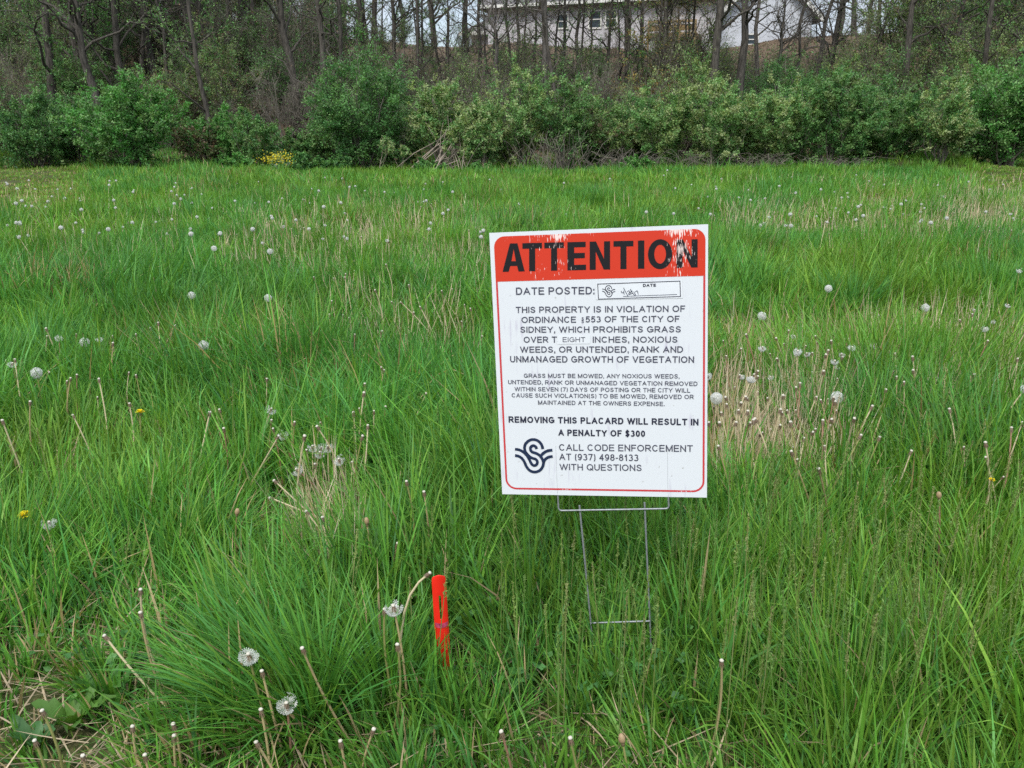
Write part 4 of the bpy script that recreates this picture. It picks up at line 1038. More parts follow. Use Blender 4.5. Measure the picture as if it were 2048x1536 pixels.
# dead bramble tangles along the foot
for k, (px, w, h, lab) in enumerate(((1110, 1.3, 1.35, "tangle of dead brown brambles left of the sign's top"), (1235, 1.1, .75, "low tangle of dead brown stems behind the sign's top"), (1385, 1.0, .6, "low dead stems right behind the sign's top corner"), (1520, 1.2, .55, "low strip of dead brown stems right of the sign"), (1660, 1.3, .45, "dead grass stems under the grey green shrub"))):
    p = at(px, 28.5, .6); r_ = thing("bramble_tangle", lab, "brambles", p)
    mb = MB(); n = 85
    a = rng.normal(size=(n, 2)) * [w * .5, .35]; b0 = np.concatenate([a, np.zeros((n, 1))], 1)
    b1 = b0 + np.stack([rng.normal(size=n) * .55, rng.normal(size=n) * .3, h * (.35 + .65 * rng.random(n))], 1)
    tubes(mb, grow(n, b0, b1, 6, .10, .10), np.full((n, 6), .006), 3)
    mb.build("stems", M_TWIG, r_)

# ground plants at the foot of the wood and leaf cover on the slope
gc_ = MB(); n = 26000
x = (rng.random(n) * 2 - 1) * 27; y = 29.0 + 18 * rng.random(n) ** 1.6; k = rng.random(n) < sstep(.38, .6, vnoise(x, y, 2.2, 31)) * .9 + .12
k &= ~((np.abs(x + 2.2) < 2.6) & (y > 33)) | (rng.random(n) < .15)
x, y = x[k], y[k]; n = len(x)
leaves(gc_, np.stack([x, y, terr(x, y) + .02 + .35 * rng.random(n) ** 2], 1), .10 + .10 * rng.random(n), .06 + .06 * rng.random(n), pal(n, [G_DK, G_MD, G_OL, G_BR], [3, 3, 2, 1.5]), .8)
tag(gc_.build("ground_cover", M_LEAF), "low leafy ground cover and seedlings on the wooded slope", "ground cover", kind="stuff")
ls_ = MB(); n = 30000
x = (rng.random(n) * 2 - 1) * 28; y = 30 + 24 * rng.random(n)
leaves(ls_, np.stack([x, y, terr(x, y) + .015 + .02 * rng.random(n)], 1), .08 + .09 * rng.random(n), .06 + .05 * rng.random(n), pal(n, [(.24, .17, .115), (.16, .11, .075), (.32, .24, .17)], [3, 3, 2]), 2.5)
tag(ls_.build("leaf_litter", M_STRAW), "brown fallen leaves covering the bank under the trees", "leaf litter", kind="stuff")
# herb clumps and a yellow flowering clump
for px, w, h, kd, lab in ((470, .5, .5, 'bright', "leafy green weeds left of the yellow flowers"), (600, .8, .62, 'dark', "bluish green weeds right of the yellow flowers"), (665, .8, .55, 'dark', "dark ferny weeds under the tall dark shrub"), (860, .7, .45, 'dark', "ferny weeds at the foot of the dead sticks"), (960, .6, .35, 'dark', "low weeds right of the dead sticks"), (1280, .6, .5, 'bright', "bright weeds left of the sign's far corner")):
    p = at(px, 27.6, .6); r_ = thing("weed_clump", lab, "weeds", p)
    tb, lb = shrub_meshes(h, w, kd, nst=14, nleaf=1100, lsize=.13, low=.1); tb.build("stems", M_TWIG, r_); lb.build("foliage", M_LEAF, r_)
p = at(554, 27.2, .6); r_ = thing("yellow_flower_clump", "clump of small yellow flowers at the field edge", "flowers", p)
tb, lb = shrub_meshes(.5, .45, 'bright', nst=12, nleaf=420, lsize=.09, upright=.5); tb.build("stems", M_LEAF, r_); lb.build("foliage", M_LEAF, r_)
fb = MB(); n = 300; a = rng.normal(size=(n, 3)) * [.26, .16, .09] + [0, -.08, .42]
leaves(fb, a, np.full(n, .05), np.full(n, .045), pal(n, [(.72, .62, .05), (.60, .50, .04)], [1, 1], .1), .3); fb.build("blossoms", M_LEAF, r_)

# ================================================================== HOUSE ON THE HILL
def siding(name, rgb):
    m, t, b = mat_new(name)
    tc = t.nodes.new("ShaderNodeTexCoord"); w = t.nodes.new("ShaderNodeTexWave"); w.bands_direction = 'Z'; w.wave_profile = 'SAW'; w.inputs["Scale"].default_value = 1.6
    t.links.new(tc.outputs["Object"], w.inputs["Vector"])
    n = t.nodes.new("ShaderNodeTexNoise"); n.inputs["Scale"].default_value = 1.2; t.links.new(tc.outputs["Object"], n.inputs["Vector"])
    r = t.nodes.new("ShaderNodeValToRGB"); e = r.color_ramp.elements
    e[0].color = (*[c * .86 for c in rgb], 1); e[1].color = (*rgb, 1); e[0].position = .3; e[1].position = .7
    t.links.new(n.outputs[0], r.inputs[0]); t.links.new(r.outputs[0], b.inputs["Base Color"])
    bp = t.nodes.new("ShaderNodeBump"); bp.inputs["Strength"].default_value = .15; bp.inputs["Distance"].default_value = .01
    t.links.new(w.outputs[1], bp.inputs["Height"]); t.links.new(bp.outputs[0], b.inputs["Normal"]); b.inputs["Roughness"].default_value = .7
    return m
M_WALL = siding("pale_siding", (.55, .53, .55)); M_WALL2 = siding("white_siding", (.60, .63, .68))
M_ROOF = plain("brown_shingles", (.15, .14, .14), .9, .2, nscale=7, namt=.3, bump=.4)
M_TRIM = plain("white_trim", (.72, .71, .66), .5, .4, nscale=8, namt=.06)
M_GLASS = plain("window_glass", (.035, .05, .06), .12, .6, nscale=3, namt=.3)
M_TAN = plain("tan_boards", (.30, .20, .10), .7, .3, nscale=9, namt=.25)
M_BRICK = plain("tan_brick", (.30, .22, .18), .9, .2, nscale=18, namt=.3)
hroot = thing("house", "pale sided house with brown shingle roof on the hill behind the trees", "house", (4, 51, 5.5))
HO = np.array([4, 51, 5.5])
def hz(py, d): return CAM_H + (ray(1024, py)[2] / ray(1024, py)[1]) * d
def hx(px, d, z): return (px - 1024) / FPX * (d * cp + (CAM_H - z) * sp)
ROT = R(-19)
def turn(V):
    d = np.asarray(V, float) - HO; return np.stack([d[:, 0] * math.cos(ROT) - d[:, 1] * math.sin(ROT), d[:, 0] * math.sin(ROT) + d[:, 1] * math.cos(ROT), d[:, 2]], 1)
def hb(name, x0, x1, y0, y1, z0, z1, mat, parent=None):
    mb = MB(); box(mb, x0, x1, y0, y1, z0, z1); mb.v[-1] = turn(mb.v[-1]); return mb.build(name, mat, parent or hroot)
def prism(name, prof, axis, a0, a1, mat, parent=None):
    """closed profile extruded along x or y"""
    mb = MB(); n = len(prof); V = []
    for a in (a0, a1):
        for u, z in prof: V.append((a, u, z) if axis == 'x' else (u, a, z))
    V = turn(V); i = np.arange(n); j = (i + 1) % n
    mb.add(V, np.stack([i, j, j + n, i + n], -1))
    mb.t.append(np.array([(0, k, k + 1) for k in range(1, n - 1)] + [(n, n + k + 1, n + k) for k in range(1, n - 1)]) + mb.n - 2 * n)
    return mb.build(name, mat, parent or hroot)
DF = 50.0
zg = 5.2; ze = hz(8, DF)                                   # eave of the long front
xl, xr = hx(975, DF, ze), hx(1440, DF, ze)
main = hb("wall", xl, xr, DF, DF + 9, zg, ze, M_WALL)
prism("roof", [(DF - .5, ze - .12), (DF - .5, ze + .08), (DF + 4.5, ze + 2.9), (DF + 9.5, ze + .08), (DF + 9.5, ze - .12), (DF + 4.5, ze + 2.65)], 'x', xl - .4, xr + .3, M_ROOF)
hb("gutter", xl - .42, xr + .3, DF - .60, DF - .503, ze - .06, ze + .10, M_TRIM)
# lower corner wing at the left with a hipped roof
zl_ = hz(58, DF + 1); xa, xb_ = hx(926, DF + 1, zl_), xl - .003
hb("corner_wing_wall", xa, xb_, DF + 1, DF + 8, zg, zl_, M_WALL)
mb = MB(); o_ = .55
V = np.array([(xa - o_, DF + 1 - o_, zl_), (xb_, DF + 1 - o_, zl_), (xb_, DF + 8 + o_, zl_), (xa - o_, DF + 8 + o_, zl_), (xb_, DF + 3.2, zl_ + 1.5), (xb_, DF + 5.8, zl_ + 1.5)]); V = turn(V)
mb.add(V, [(0, 3, 2, 1), (1, 2, 5, 4), (2, 3, 5, 5)][:2], [(0, 1, 4), (2, 3, 5), (3, 0, 4), (3, 4, 5)]); mb.build("corner_wing_roof", M_ROOF, hroot)
hb("corner_wing_fascia", xa - o_ - .03, xb_, DF + 1 - o_ - .04, DF + 1 - o_ - .004, zl_ - .16, zl_ + .04, M_TRIM)
# gabled wing at the right, facing the field
ROT_MAIN, ROT = ROT, 0.0
DG = 48.6; zge = hz(27, DG); xg0, xg1 = hx(1441, DG, zge), hx(1626, DG, zge); xm = (xg0 + xg1) / 2; rise = (xg1 - xg0) / 2 * .95
prism("gable_wall", [(xg0, zg), (xg1, zg), (xg1, zge), (xm, zge + rise), (xg0, zge)], 'y', DG, DG + 9, M_WALL2)
for sx_ in (-1, 1):
    xe = xm + sx_ * ((xg1 - xg0) / 2 + .45); zz = zge - .45 * .95
    pr = [(xe, zz), (xm, zge + rise + .0), (xm, zge + rise + .22), (xe, zz + .22)]
    pr = [(u, z + .003) for u, z in pr]
    prism("gable_roof", pr if sx_ > 0 else pr[::-1], 'y', DG - .45, DG + 9.4, M_ROOF)
    pr2 = [(xe, zz - .1), (xm, zge + rise - .1), (xm, zge + rise + .18), (xe, zz + .18)]
    prism("rake_board", pr2 if sx_ > 0 else pr2[::-1], 'y', DG - .50, DG - .454, M_TRIM)
def window(px0, px1, py0, py1, d, panes=2):
    z0, z1 = hz(py1, d), hz(py0, d); x0, x1 = hx(px0, d, (z0 + z1) / 2), hx(px1, d, (z0 + z1) / 2)
    w = hb("window", x0, x1, d - .03, d - .004, z0, z1, M_GLASS)
    for nm, a in (("frame", (x0 - .08, x0, z0 - .08, z1 + .08)), ("frame", (x1, x1 + .08, z0 - .08, z1 + .08)), ("frame", (x0, x1, z1, z1 + .08)), ("sill", (x0, x1, z0 - .08, z0)), ("meeting_rail", (x0, x1, (z0 + z1) / 2 - .025, (z0 + z1) / 2 + .025))):
        hb(nm, a[0], a[1], d - .06, d - .031, a[2], a[3], M_TRIM, w)
window(1496, 1514, 70, 88, DG)
ROT = ROT_MAIN
window(1192, 1214, 24, 56, DF); window(1226, 1246, 24, 56, DF); window(1128, 1146, 28, 54, DF)
z0, z1 = hz(72, DF - 2.4), hz(48, DF - 2.4); x0, x1 = hx(1338, DF - 2.4, z0), hx(1432, DF - 2.4, z0)
hb("deck_railing", x0, x1, DF - 2.4, DF - 2.3, z1 - .12, z1, M_TAN); hb("deck_floor", x0, x1, DF - 2.4, DF - .003, z0 - .2, z0, M_TAN)
for k in range(4):
    xx = x0 + (x1 - x0 - .1) * k / 3; hb("deck_post", xx, xx + .1, DF - 2.398, DF - 2.302, zg, z1 - .121, M_TAN)
hb("deck_skirt", x0, x1, DF - 2.29, DF - 2.25, z0 + .1, z1 - .2, M_TAN)

# ================================================================== DANDELIONS
M_STEM = leafy("flower_stalk", .5, .3, .15, (1, 1, .8))
M_WHITE = plain("receptacle_white", (.50, .46, .38), .8, .2, nscale=300, namt=.15)
M_PETAL = leafy("petals", .6, .2, .3, (1, 1, .7))
fib = lambda n: np.stack([np.sqrt(np.maximum(0, 1 - (1 - 2 * (np.arange(n) + .5) / n) ** 2)) * np.cos(np.arange(n) * 2.39996), np.sqrt(np.maximum(0, 1 - (1 - 2 * (np.arange(n) + .5) / n) ** 2)) * np.sin(np.arange(n) * 2.39996), 1 - 2 * (np.arange(n) + .5) / n], 1)
STEMC = {'straw': (.54, .46, .28), 'green': (.25, .25, .085), 'tan': (.40, .32, .16), 'red': (.30, .17, .11)}
def dandelion(root, path, kind, stemc='straw', rad=.0027, r=.021):
    """stem along path (K,3), local; head at its end: bare, clock (full seed head), half (blown on one side), flower, bud"""
    P = np.asarray(path, float); K = len(P)
    mb = MB(); tubes(mb, P[None], np.linspace(rad * 1.15, rad * .85, K)[None], 6, np.array(STEMC[stemc]) * (.85 + .3 * random.random())); mb.build("stem", M_STEM, root, smooth=True)
    tip = P[-1]; ax = norm(P[-1] - P[-2]); e1 = norm(np.cross(ax, [.3, .9, .1])); e2 = np.cross(ax, e1)
    Fm = np.stack([e1, e2, ax], 0)
    loc = lambda q: np.asarray(q) @ Fm + tip
    mb = MB(); n = 9; a = np.arange(n) * 2 * np.pi / n
    b0 = np.stack([.0035 * np.cos(a), .0035 * np.sin(a), 0 * a], 1); dn = -1 if kind != 'bud' else 1
    b1 = np.stack([.006 * np.cos(a), .006 * np.sin(a), dn * (.010 + .003 * rng.random(n))], 1)
    sd_ = np.stack([-np.sin(a), np.cos(a), 0 * a], 1) * .0017
    v = np.stack([b0 - sd_, b0 + sd_, b1 + sd_ * .4, b1 - sd_ * .4], 1).reshape(-1, 3)
    mb.add(loc(v), np.arange(n * 4).reshape(n, 4), None, np.array([.16, .11, .07]) if kind in ('bare', 'half') else np.array([.10, .14, .04]))
    ball(mb, (0, 0, 0), 1, np.array([.15, .11, .06]), (.0042, .0042, .006), 8, 5); mb.v[-1] = loc(mb.v[-1] + [0, 0, -.004])
    mb.build("bracts", M_STEM, root)
    if kind in ('bare', 'half', 'clock'):
        mb = MB(); ball(mb, (0, 0, .0025), 1, np.array([.7, .66, .56]), (.0044, .0044, .0034), 10, 6, .25); mb.v[-1] = loc(mb.v[-1]); mb.build("receptacle", M_WHITE, root, smooth=True)
    if kind in ('clock', 'half'):
        D = fib(150)
        if kind == 'half':
            r = r * .85; D = D[(D[:, 2] < .5) & (rng.random(len(D)) < .30)]; D = norm(D + [.35, 0, -.45] + .25 * rng.normal(size=D.shape))
        if kind == 'clock': D = D[rng.random(len(D)) < .82]; D = norm(D + .06 * rng.normal(size=D.shape))
        n = len(D); Rr = r * (.84 + .24 * rng.random((n, 1)))
        mb = MB()
        u = norm(np.cross(D, [.21, .55, .8])); w = np.cross(D, u)
        v = np.stack([D * .004 - u * .00025, D * .004 + u * .00025, D * Rr + u * .00025, D * Rr - u * .00025], 1).reshape(-1, 3)
        mb.add(loc(v), np.arange(n * 4).reshape(n, 4), None, np.array([.62, .58, .50]))
        for k in range(7):                                    # parasol hairs
            t_ = k / 7 * 2 * math.pi + .3; dd = u * math.cos(t_) + w * math.sin(t_); ee = np.cross(D, dd)
            c0 = D * Rr; c1 = D * (Rr + .0022) + dd * .0062
            v = np.stack([c0 - ee * .0002, c0 + ee * .0002, c1 + ee * .0009, c1 - ee * .0009], 1).reshape(-1, 3)
            mb.add(loc(v), np.arange(n * 4).reshape(n, 4), None, np.array([.76, .76, .72]))
        mb.build("seed_head", M_FLUFF, root)
    if kind == 'flower':
        n = 110; el = np.arccos(rng.random(n) * .95); az = rng.random(n) * 6.28
        d = np.stack([np.sin(el) * np.cos(az), np.sin(el) * np.sin(az), np.cos(el)], 1); s_ = norm(np.cross(d, [.1, .2, .97])) * .0014
        c0, c1 = d * .003, d * (.010 + .008 * np.sin(el)[:, None])
        v = np.stack([c0 - s_, c0 + s_, c1 + s_, c1 - s_], 1).reshape(-1, 3)
        mb = MB(); mb.add(loc(v), np.arange(n * 4).reshape(n, 4), None, np.repeat(pal(n, [(.85, .68, .02), (.80, .58, .02)], [2, 1], .06), 4, 0)); mb.build("flower_head", M_PETAL, root)
    if kind == 'bud':
        mb = MB(); ball(mb, (0, 0, .007), 1, np.array([.36, .25, .14]), (.007, .007, .011), 9, 6, .15); mb.v[-1] = loc(mb.v[-1]); mb.build("bud", M_STEM, root, smooth=True)
KN = {'bare': ("dandelion_stalk", "dandelion stalk"), 'clock': ("dandelion_seed_head", "dandelion"), 'half': ("dandelion_seed_head", "dandelion"), 'flower': ("dandelion_flower", "dandelion"), 'bud': ("withered_flower", "flower")}
def place(hx_, hy_, bx_, by_, kind, h, stemc, label, group=None, bow_=.04, fsc=1.0, **kw):
    """head in the measured direction, h above the ground; the foot follows the measured slant"""
    hp = hpoint(hx_, hy_, h); sl = (bx_ - hx_) / max(20, by_ - hy_)
    slv = (hx_ - 1024) / FPX * -.30                          # how an upright line slants there
    fx_ = hp[0] + (sl - slv * 0) * h * 1.02 * (1 if abs(sl) < 1 else .9); fy_ = hp[1] - .02 + .03 * random.random()
    f = np.array([fx_, fy_, tz(fx_, fy_) - .01])
    root = thing(KN[kind][0], label, KN[kind][1], f, 0, group)
    t = np.linspace(0, 1, 9)[:, None]; v = hp - f; side = np.array([random.uniform(-1, 1), random.uniform(-.4, .4), 0])
    P = v * t + side * np.sin(t * np.pi) * bow_ * h * 1.5 + np.array([0, 0, 1]) * (np.sin(t * np.pi) * .04 * h)
    dandelion(root, P / fsc, kind, stemc, **kw); root.scale = (fsc,) * 3
NEAR = [
 (497, 1310, 513, 1450, 'half', .24, 'green', "ragged half blown dandelion clock in front of the big tuft, left of the red stake"),
 (524, 1344, 547, 1509, 'bare', .22, 'tan', "bare stalk just right below the ragged half blown clock"),
 (522, 1421, 530, 1536, 'bare', .17, 'tan', "white capped stalk below the ragged half blown clock"),
 (605, 1298, 679, 1484, 'bare', .26, 'tan', "long bare stalk leaning left, in front of the big tuft"),
 (513, 1486, 560, 1590, 'bare', .14, 'tan', "short stalk at the bottom edge under the ragged clock"),
 (573, 1407, 570, 1520, 'half', .17, 'red', "withered reddish stalk with a frayed head at the bottom edge"),
 (681, 1484, 690, 1570, 'bare', .14, 'tan', "stalk with a shaggy brown collar near the bottom edge"),
 (747, 1460, 720, 1560, 'bare', .15, 'tan', "short white capped stalk leaning right at the bottom, left of centre"),
 (769, 1220, 784, 1376, 'bare', .26, 'green', "straight greenish stalk leftmost beside the red stake"),
 (787, 1213, 800, 1360, 'half', .27, 'tan', "stalk with a few drooping seeds beside the red stake"),
 (795, 1291, 768, 1536, 'bare', .24, 'green', "lower greenish stalk leaning right, left of the red stake"),
 (85, 1423, 92, 1540, 'bare', .18, 'green', "upright stalk in the bottom left corner"),
 (70, 1483, 72, 1570, 'bare', .14, 'green', "shorter stalk in the bottom left corner"),
 (281, 1181, 300, 1350, 'bare', .28, 'straw', "taller straw stalk of the pair over the left bare patch"),
 (281, 1227, 315, 1405, 'bare', .26, 'tan', "shorter brown stalk of the pair over the left bare patch"),
 (210, 1273, 306, 1409, 'bare', .20, 'straw', "dry stalk bent far left over the left bare patch"),
 (347, 1450, 345, 1540, 'bare', .13, 'tan', "upper of two short stalks at the bottom left"),
 (348, 1473, 340, 1560, 'bare', .12, 'tan', "lower of two short stalks at the bottom left"),
 (166, 1513, 165, 1590, 'bare', .12, 'tan', "short white capped stalk at the bottom edge near the left corner"),
 (290, 1512, 300, 1590, 'bare', .11, 'tan', "very short stalk at the bottom edge left of centre"),
 (265, 1455, 270, 1540, 'bare', .12, 'tan', "small low stalk above the dock leaves' right, bottom left"),
 (50, 1031, 55, 1120, 'flower', .20, 'green', "yellow dandelion flower near the left edge"),
 (280, 825, 282, 900, 'flower', .22, 'green', "yellow dandelion flower among stalks in the left middle"),
 (1983, 960, 1985, 1050, 'flower', .24, 'green', "small yellow flower near the right edge", None, .04, .55),
 (98, 1045, 100, 1130, 'half', .20, 'green', "faded half seed head right of the yellow flower at left"),
 (474, 1028, 470, 1120, 'bud', .22, 'green', "brown withered flower head left of the dry bunch"),
 (1878, 995, 1890, 1110, 'bud', .30, 'red', "reddish withered flower in the right foreground"),
 (848, 985, 846, 1097, 'bare', .30, 'tan', "brown stalk above the red stake, right one of two"),
 (813, 964, 811, 1112, 'bare', .32, 'green', "long curved stalk above the red stake, left one of two"),
 (734, 1047, 735, 1130, 'bud', .24, 'tan', "grey closed seed head right of the dry bunch"),
 (795, 1088, 780, 1180, 'bare', .2, 'tan', "low stalk right of the dry bunch"),
 (1443, 1323, 1432, 1536, 'bare', .27, 'tan', "tall lone stalk in the foreground right of the wire stake"),
 (1003, 1465, 1027, 1600, 'bare', .17, 'red', "reddish stalk at the bottom edge under the sign's left side"),
 (1141, 1478, 1168, 1600, 'bare', .16, 'green', "curved greenish stalk at the bottom edge under the sign"),
 (1245, 1484, 1246, 1600, 'bud', .16, 'green', "yellowish closed head at the bottom edge under the sign's right side"),
 (73, 746, 76, 830, 'clock', .27, 'green', "large white dandelion clock near the left edge"),
 (25, 727, 32, 790, 'half', .28, 'green', "flattened half seed head left of the large white clock"),
 (169, 685, 172, 780, 'clock', .27, 'green', "round dandelion clock among stalks, right of the large left one"),
 (198, 676, 188, 735, 'half', .28, 'tan', "drooping half seed head beside the second clock from the left"),
 (118, 675, 108, 730, 'half', .28, 'tan', "small frayed head between the two left clocks"),
 (407, 691, 385, 800, 'clock', .28, 'green', "big white dandelion clock standing alone in the left middle"),
 (383, 591, 384, 660, 'clock', .27, 'green', "dandelion clock behind the lone big one"),
 (536, 596, 537, 660, 'clock', .27, 'green', "greyish dandelion clock in the tuft left of the sign"),
 (428, 497, 428, 550, 'clock', .26, 'green', "white clock before the dry stalks in the left distance"),
 (540, 503, 540, 550, 'clock', .26, 'green', "white clock left of the dry stalks beside the sign"),
 (1657, 577, 1645, 650, 'clock', .30, 'green', "round dandelion clock standing highest right of the sign"),
 (1851, 616, 1840, 690, 'clock', .29, 'green', "dandelion clock at the far right with a bent stalk beside it"),
 (1524, 632, 1528, 700, 'clock', .29, 'green', "white clock close right of the sign above the dry patch"),
 (1525, 695, 1527, 770, 'half', .28, 'tan', "fluffy worn clock in the dry patch right of the sign"),
 (1433, 797, 1435, 880, 'clock', .27, 'tan', "large pale clock touching the sign's right edge"),
 (1674, 795, 1672, 880, 'clock', .27, 'tan', "pale clock in the middle of the dry patch"),
 (1750, 690, 1748, 760, 'half', .28, 'tan', "torn clock right of the dry patch"),
 (1772, 780, 1770, 883, 'bare', .32, 'green', "tall straight stalk right of the dry patch"),
 (2039, 540, 2038, 640, 'half', .34, 'green', "tall stalk with a worn head at the right edge"),
 (94, 673, 74, 735, 'bare', .30, 'straw', "curved stalk above the large left clock"),
 (153, 669, 150, 770, 'bare', .30, 'green', "upright stalk left of the second clock"),
 (272, 669, 277, 740, 'bare', .30, 'straw', "stalk between the second clock and the crossed pair"),
 (301, 656, 300, 740, 'bare', .31, 'green', "stalk left of the crossed pair of stalks"),
 (349, 652, 322, 735, 'bare', .31, 'straw', "slanting stalk of the crossed pair"),
 (351, 651, 352, 775, 'bare', .32, 'green', "upright stalk of the crossed pair"),
 (141, 757, 127, 866, 'bare', .30, 'tan', "tallest of two stalks below the second clock"),
 (134, 763, 125, 860, 'bare', .28, 'tan', "shorter of two stalks below the second clock"),
 (272, 751, 268, 830, 'bare', .28, 'green', "dark headed stalk below the crossed pair"),
 (259, 808, 250, 920, 'bare', .30, 'straw', "long straw stalk behind the yellow flower"),
 (467, 802, 470, 890, 'bare', .27, 'straw', "stalk left of the fluffy one in the left middle"),
 (439, 820, 450, 900, 'bare', .27, 'green', "leftmost stalk of the left middle group"),
 (543, 818, 520, 900, 'half', .27, 'straw', "fluffy headed stalk leaning right in the left middle group"),
 (543, 841, 535, 910, 'bare', .25, 'green', "stalk below the fluffy headed one"),
 (589, 845, 588, 910, 'bare', .26, 'green', "stalk right of the fluffy headed one"),
 (719, 818, 741, 900, 'bare', .28, 'straw', "pale stalk leaning left in the dark tuft"),
 (768, 741, 752, 822, 'bare', .30, 'tan', "tall leaning stalk above the dark tuft"),
 (771, 814, 772, 890, 'bare', .27, 'green', "rightmost stalk of the dark tuft"),
 (748, 823, 746, 890, 'bare', .26, 'straw', "stalk in the middle of the dark tuft"),
 (802, 605, 850, 665, 'bare', .30, 'straw', "broken straw stalk bent right, left of the sign's text"),
]
for q_ in NEAR: place(*q_)
for h_, b_ in (((625, 893), (627, 1028)), ((613, 901), (620, 1010)), ((644, 895), (622, 968)), ((655, 887), (672, 957)), ((656, 893), (657, 1037)), ((630, 929), (644, 1028)), ((549, 962), (637, 1059)), ((541, 996), (619, 1030)),
               ((593, 939), (620, 967)), ((613, 1024), (637, 1066)), ((645, 1036), (648, 1106)), ((678, 919), (697, 1015)), ((557, 873), (509, 949)), ((565, 869), (586, 940)), ((705, 925), (715, 990)), ((640, 905), (650, 1000))):
    place(*h_, *b_, random.choice(('bare', 'bare', 'bare', 'half')), random.uniform(.20, .27), random.choice(('straw', 'straw', 'red')), "pale dry stalk in the fallen bunch left of the sign's foot", "dry stalks of the fallen bunch")

# the bent stalk that leans on the top of the red stake
pts = []
for k, (px, py) in enumerate(((790, 1420), (797, 1345), (802, 1270), (809, 1224), (820, 1190), (838, 1164), (858, 1147))):
    d_ = ray(px, py); pts.append(d_ / d_[1] * (mk0[1] - .03 + .003 * k) + [0, 0, CAM_H])
pts = np.array(pts); r_ = thing("dandelion_stalk", "bent straw stalk touching the top of the red stake", "dandelion stalk", pts[0])
dandelion(r_, pts - pts[0], 'bare', 'straw', rad=.003)

# prototypes for the many others
def proto(kind, stemc, h, lean, label, group, loc):
    r_ = thing(KN[kind][0], label, KN[kind][1], loc, 0, group)
    t = np.linspace(0, 1, 7)[:, None]; P = np.array([lean, 0, h]) * t + np.array([0, .1, 0]) * h * np.sin(t * np.pi) * random.uniform(-1, 1)
    dandelion(r_, P, kind, stemc, rad=.0024, r=.0140); return r_
zones = [  # px0, px1, py0, py1, number, kinds, label, group
 (1425, 1710, 770, 900, 62, 'bb', "bare straw dandelion stalk in the dense dry patch right of the sign", "stalks of the dry patch by the sign"),
 (1430, 1720, 655, 760, 44, 'bbbh', "bare dandelion stalk behind the dry patch, in line with the sign's text", "stalks behind the dry patch"),
 (1715, 2046, 600, 770, 30, 'bbbh', "scattered dandelion stalk in the grass toward the right edge", "stalks toward the right edge"),
 (1720, 2040, 780, 960, 10, 'b', "lone stalk in the tall grass at the right", "stalks in the tall right grass"),
 (1425, 2046, 385, 470, 40, 'bbb', "far straw stalk in the tan band right of the sign", "stalks of the far tan band"),
 (470, 975, 395, 480, 34, 'bbb', "far straw stalk left of the sign's top", "far stalks left of the sign"),
 (640, 975, 520, 670, 26, 'bb', "dandelion stalk in the grass just left of the sign's text", "stalks just left of the sign"),
 (10, 420, 640, 900, 18, 'b', "stray dandelion stalk in the left middle of the field", "stray stalks at the left"),
 (430, 800, 730, 880, 14, 'b', "stray dandelion stalk around the dark tuft", "stray stalks round the dark tuft"),
 (0, 480, 358, 470, 64, 'cccch', "small far dandelion clock in the left field", "far dandelion clocks on the left"),
 (480, 980, 350, 500, 48, 'ccch', "small far dandelion clock in the middle field", "far dandelion clocks in the middle"),
 (1400, 2046, 345, 450, 60, 'ccch', "small far dandelion clock in the right field", "far dandelion clocks on the right"),
 (1000, 1400, 340, 440, 12, 'ccc', "tiny far dandelion clock behind the sign's top", "far clocks behind the sign"),
]
PB = {}
for kind, n_ in (('b', 8), ('c', 4), ('h', 4)):
    PB[kind] = [proto({'b': 'bare', 'c': 'clock', 'h': 'half'}[kind], ('straw', 'straw', 'tan', 'green', 'straw', 'red')[k % 6], .28, random.uniform(-.06, .06), "x", "x", (0, 0, 0)) for k in range(n_)]
used = set()
for (x0, x1, y0, y1, n_, ks, lab, grp) in zones:
    for k in range(n_):
        px, py = random.uniform(x0, x1), y0 + (y1 - y0) * random.random() ** (1.0)
        hh = random.uniform(.22, .36); p = hpoint(px, py, hh); p[2] = tz(p[0], p[1]) - .005
        if not (1.2 < p[1] < 33): continue
        kd = random.choice(ks); pr = random.choice(PB[kd]); s_ = hh / .28 * (1.0 if kd == 'b' else 1.0)
        tilt = random.gauss(0, .14)
        if pr.name not in used:
            used.add(pr.name); o = pr; o.location = p; o.scale = (s_,) * 3; o["label"], o["group"] = lab, grp
        else: o = dup(pr, p, 0, (s_,) * 3, lab, grp)
        o.rotation_euler = (tilt, random.gauss(0, .16), random.random() * 6.28)
for pr in sum(PB.values(), []):
    if pr.name not in used:
        for c_ in list(pr.children): bpy.data.objects.remove(c_)
        bpy.data.objects.remove(pr)
# uncounted dry straw standing in the tan bands farther out
ds = MB()
for (x0, x1, y0, y1, n_) in ((1440, 2046, 392, 448, 1500), (480, 960, 395, 500, 700), (1430, 1720, 640, 900, 900), (1425, 1640, 720, 900, 420), (1720, 2046, 590, 800, 700), (590, 700, 900, 1060, 170), (1400, 2046, 345, 400, 500), (0, 480, 400, 500, 420), (1850, 2046, 372, 420, 420), (640, 975, 500, 680, 420), (440, 975, 395, 520, 700), (1430, 2046, 600, 800, 500), (1720, 2046, 380, 470, 700), (0, 2046, 360, 520, 900)):
    px, py = rng.uniform(x0, x1, n_), rng.uniform(y0, y1, n_); pts = np.array([hpoint(a, b, .22) for a, b in zip(px, py)]); pts[:, 2] = terr(pts[:, 0], pts[:, 1])
    dd = np.clip(pts[:, 1] / 5, 1, 4)
    blades(ds, pts, rng.random(n_) * 6.28, np.abs(rng.normal(size=n_)) * .35, .2 * rng.normal(size=n_), .14 + .20 * rng.random(n_), .0046 * dd ** .85, pal(n_, [(.56, .46, .30), (.44, .34, .21), (.62, .54, .39)], [3, 2, 1], .12), 2, rng.random(n_) * 3)
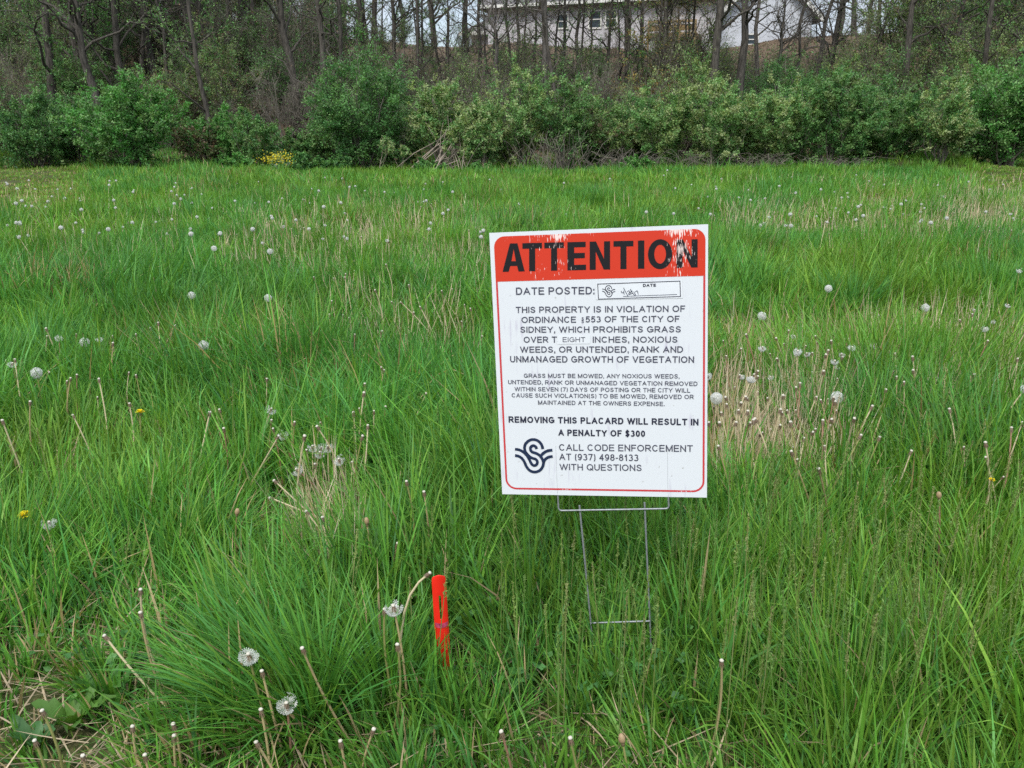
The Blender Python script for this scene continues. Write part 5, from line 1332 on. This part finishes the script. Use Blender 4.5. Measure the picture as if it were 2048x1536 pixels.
tag(ds.build("dry_stalks", M_STRAW), "standing dry straw making tan bands in the green field", "dry stalks", kind="stuff")

# ================================================================== BROAD LEAVED WEEDS
def broad_weed(px, py, n, L, W, col, lab, name="broadleaf_weed", lean=.55):
    p = gpoint(px, py); r_ = thing(name, lab, "weed", p, random.random() * 6.28)
    for k in range(n):
        mb = MB(); az = k / n * 2 * np.pi + random.gauss(0, .3); l_ = L * random.uniform(.6, 1.1); w_ = W * random.uniform(.7, 1.1)
        K = 8; t = np.linspace(0, 1, K); th = lean * random.uniform(.5, 1.3) + .9 * t * random.uniform(.4, 1)
        h = np.concatenate([[0], np.cumsum(np.sin(th[:-1]))]) * l_ / K; z = np.concatenate([[0], np.cumsum(np.cos(th[:-1]))]) * l_ / K
        wd = w_ * np.array([.12, .3, .75, 1, 1, .85, .5, .06]) * (1 + .12 * rng.normal(size=K))
        d = np.array([math.cos(az), math.sin(az), 0]); s_ = np.array([-math.sin(az), math.cos(az), 0])
        c = d * h[:, None] + np.array([0, 0, 1]) * z[:, None]; up = np.array([0, 0, 1]) * (wd * .28)[:, None]
        wv = (.006 * rng.normal(size=K))[:, None] * np.array([0, 0, 1])
        v = np.concatenate([c + s_ * wd[:, None] / 2 + up + wv, c, c - s_ * wd[:, None] / 2 + up - wv]); i = np.arange(K - 1)
        q = np.concatenate([np.stack([i, i + 1, i + 1 + K, i + K], -1), np.stack([i + K, i + K + 1, i + 1 + 2 * K, i + 2 * K], -1)])
        mb.add(v, q, None, np.array(col) * random.uniform(.8, 1.2)); mb.build("leaf", M_LEAF, r_, smooth=True)
broad_weed(205, 1405, 9, .13, .028, (.07, .19, .03), "broad pale green dock leaves in the bottom left bare patch")
broad_weed(70, 1500, 8, .10, .028, (.05, .14, .035), "dark rounded weed leaves in the bottom left corner")
broad_weed(150, 1460, 7, .13, .04, (.09, .20, .03), "small weed rosette right of the bottom left stalks")
broad_weed(330, 1120, 7, .15, .035, (.05, .15, .035), "dark weed leaves in the hollow left of the brown withered flower")
broad_weed(620, 1110, 8, .14, .035, (.06, .17, .03), "green weed leaves at the foot of the dry bunch")
broad_weed(1250, 1230, 7, .14, .014, (.20, .26, .09), "pale spreading weed at the lower bar of the wire stake", lean=.8)
broad_weed(1180, 1240, 6, .12, .012, (.17, .24, .08), "small pale weed at the left foot of the wire stake", lean=.8)
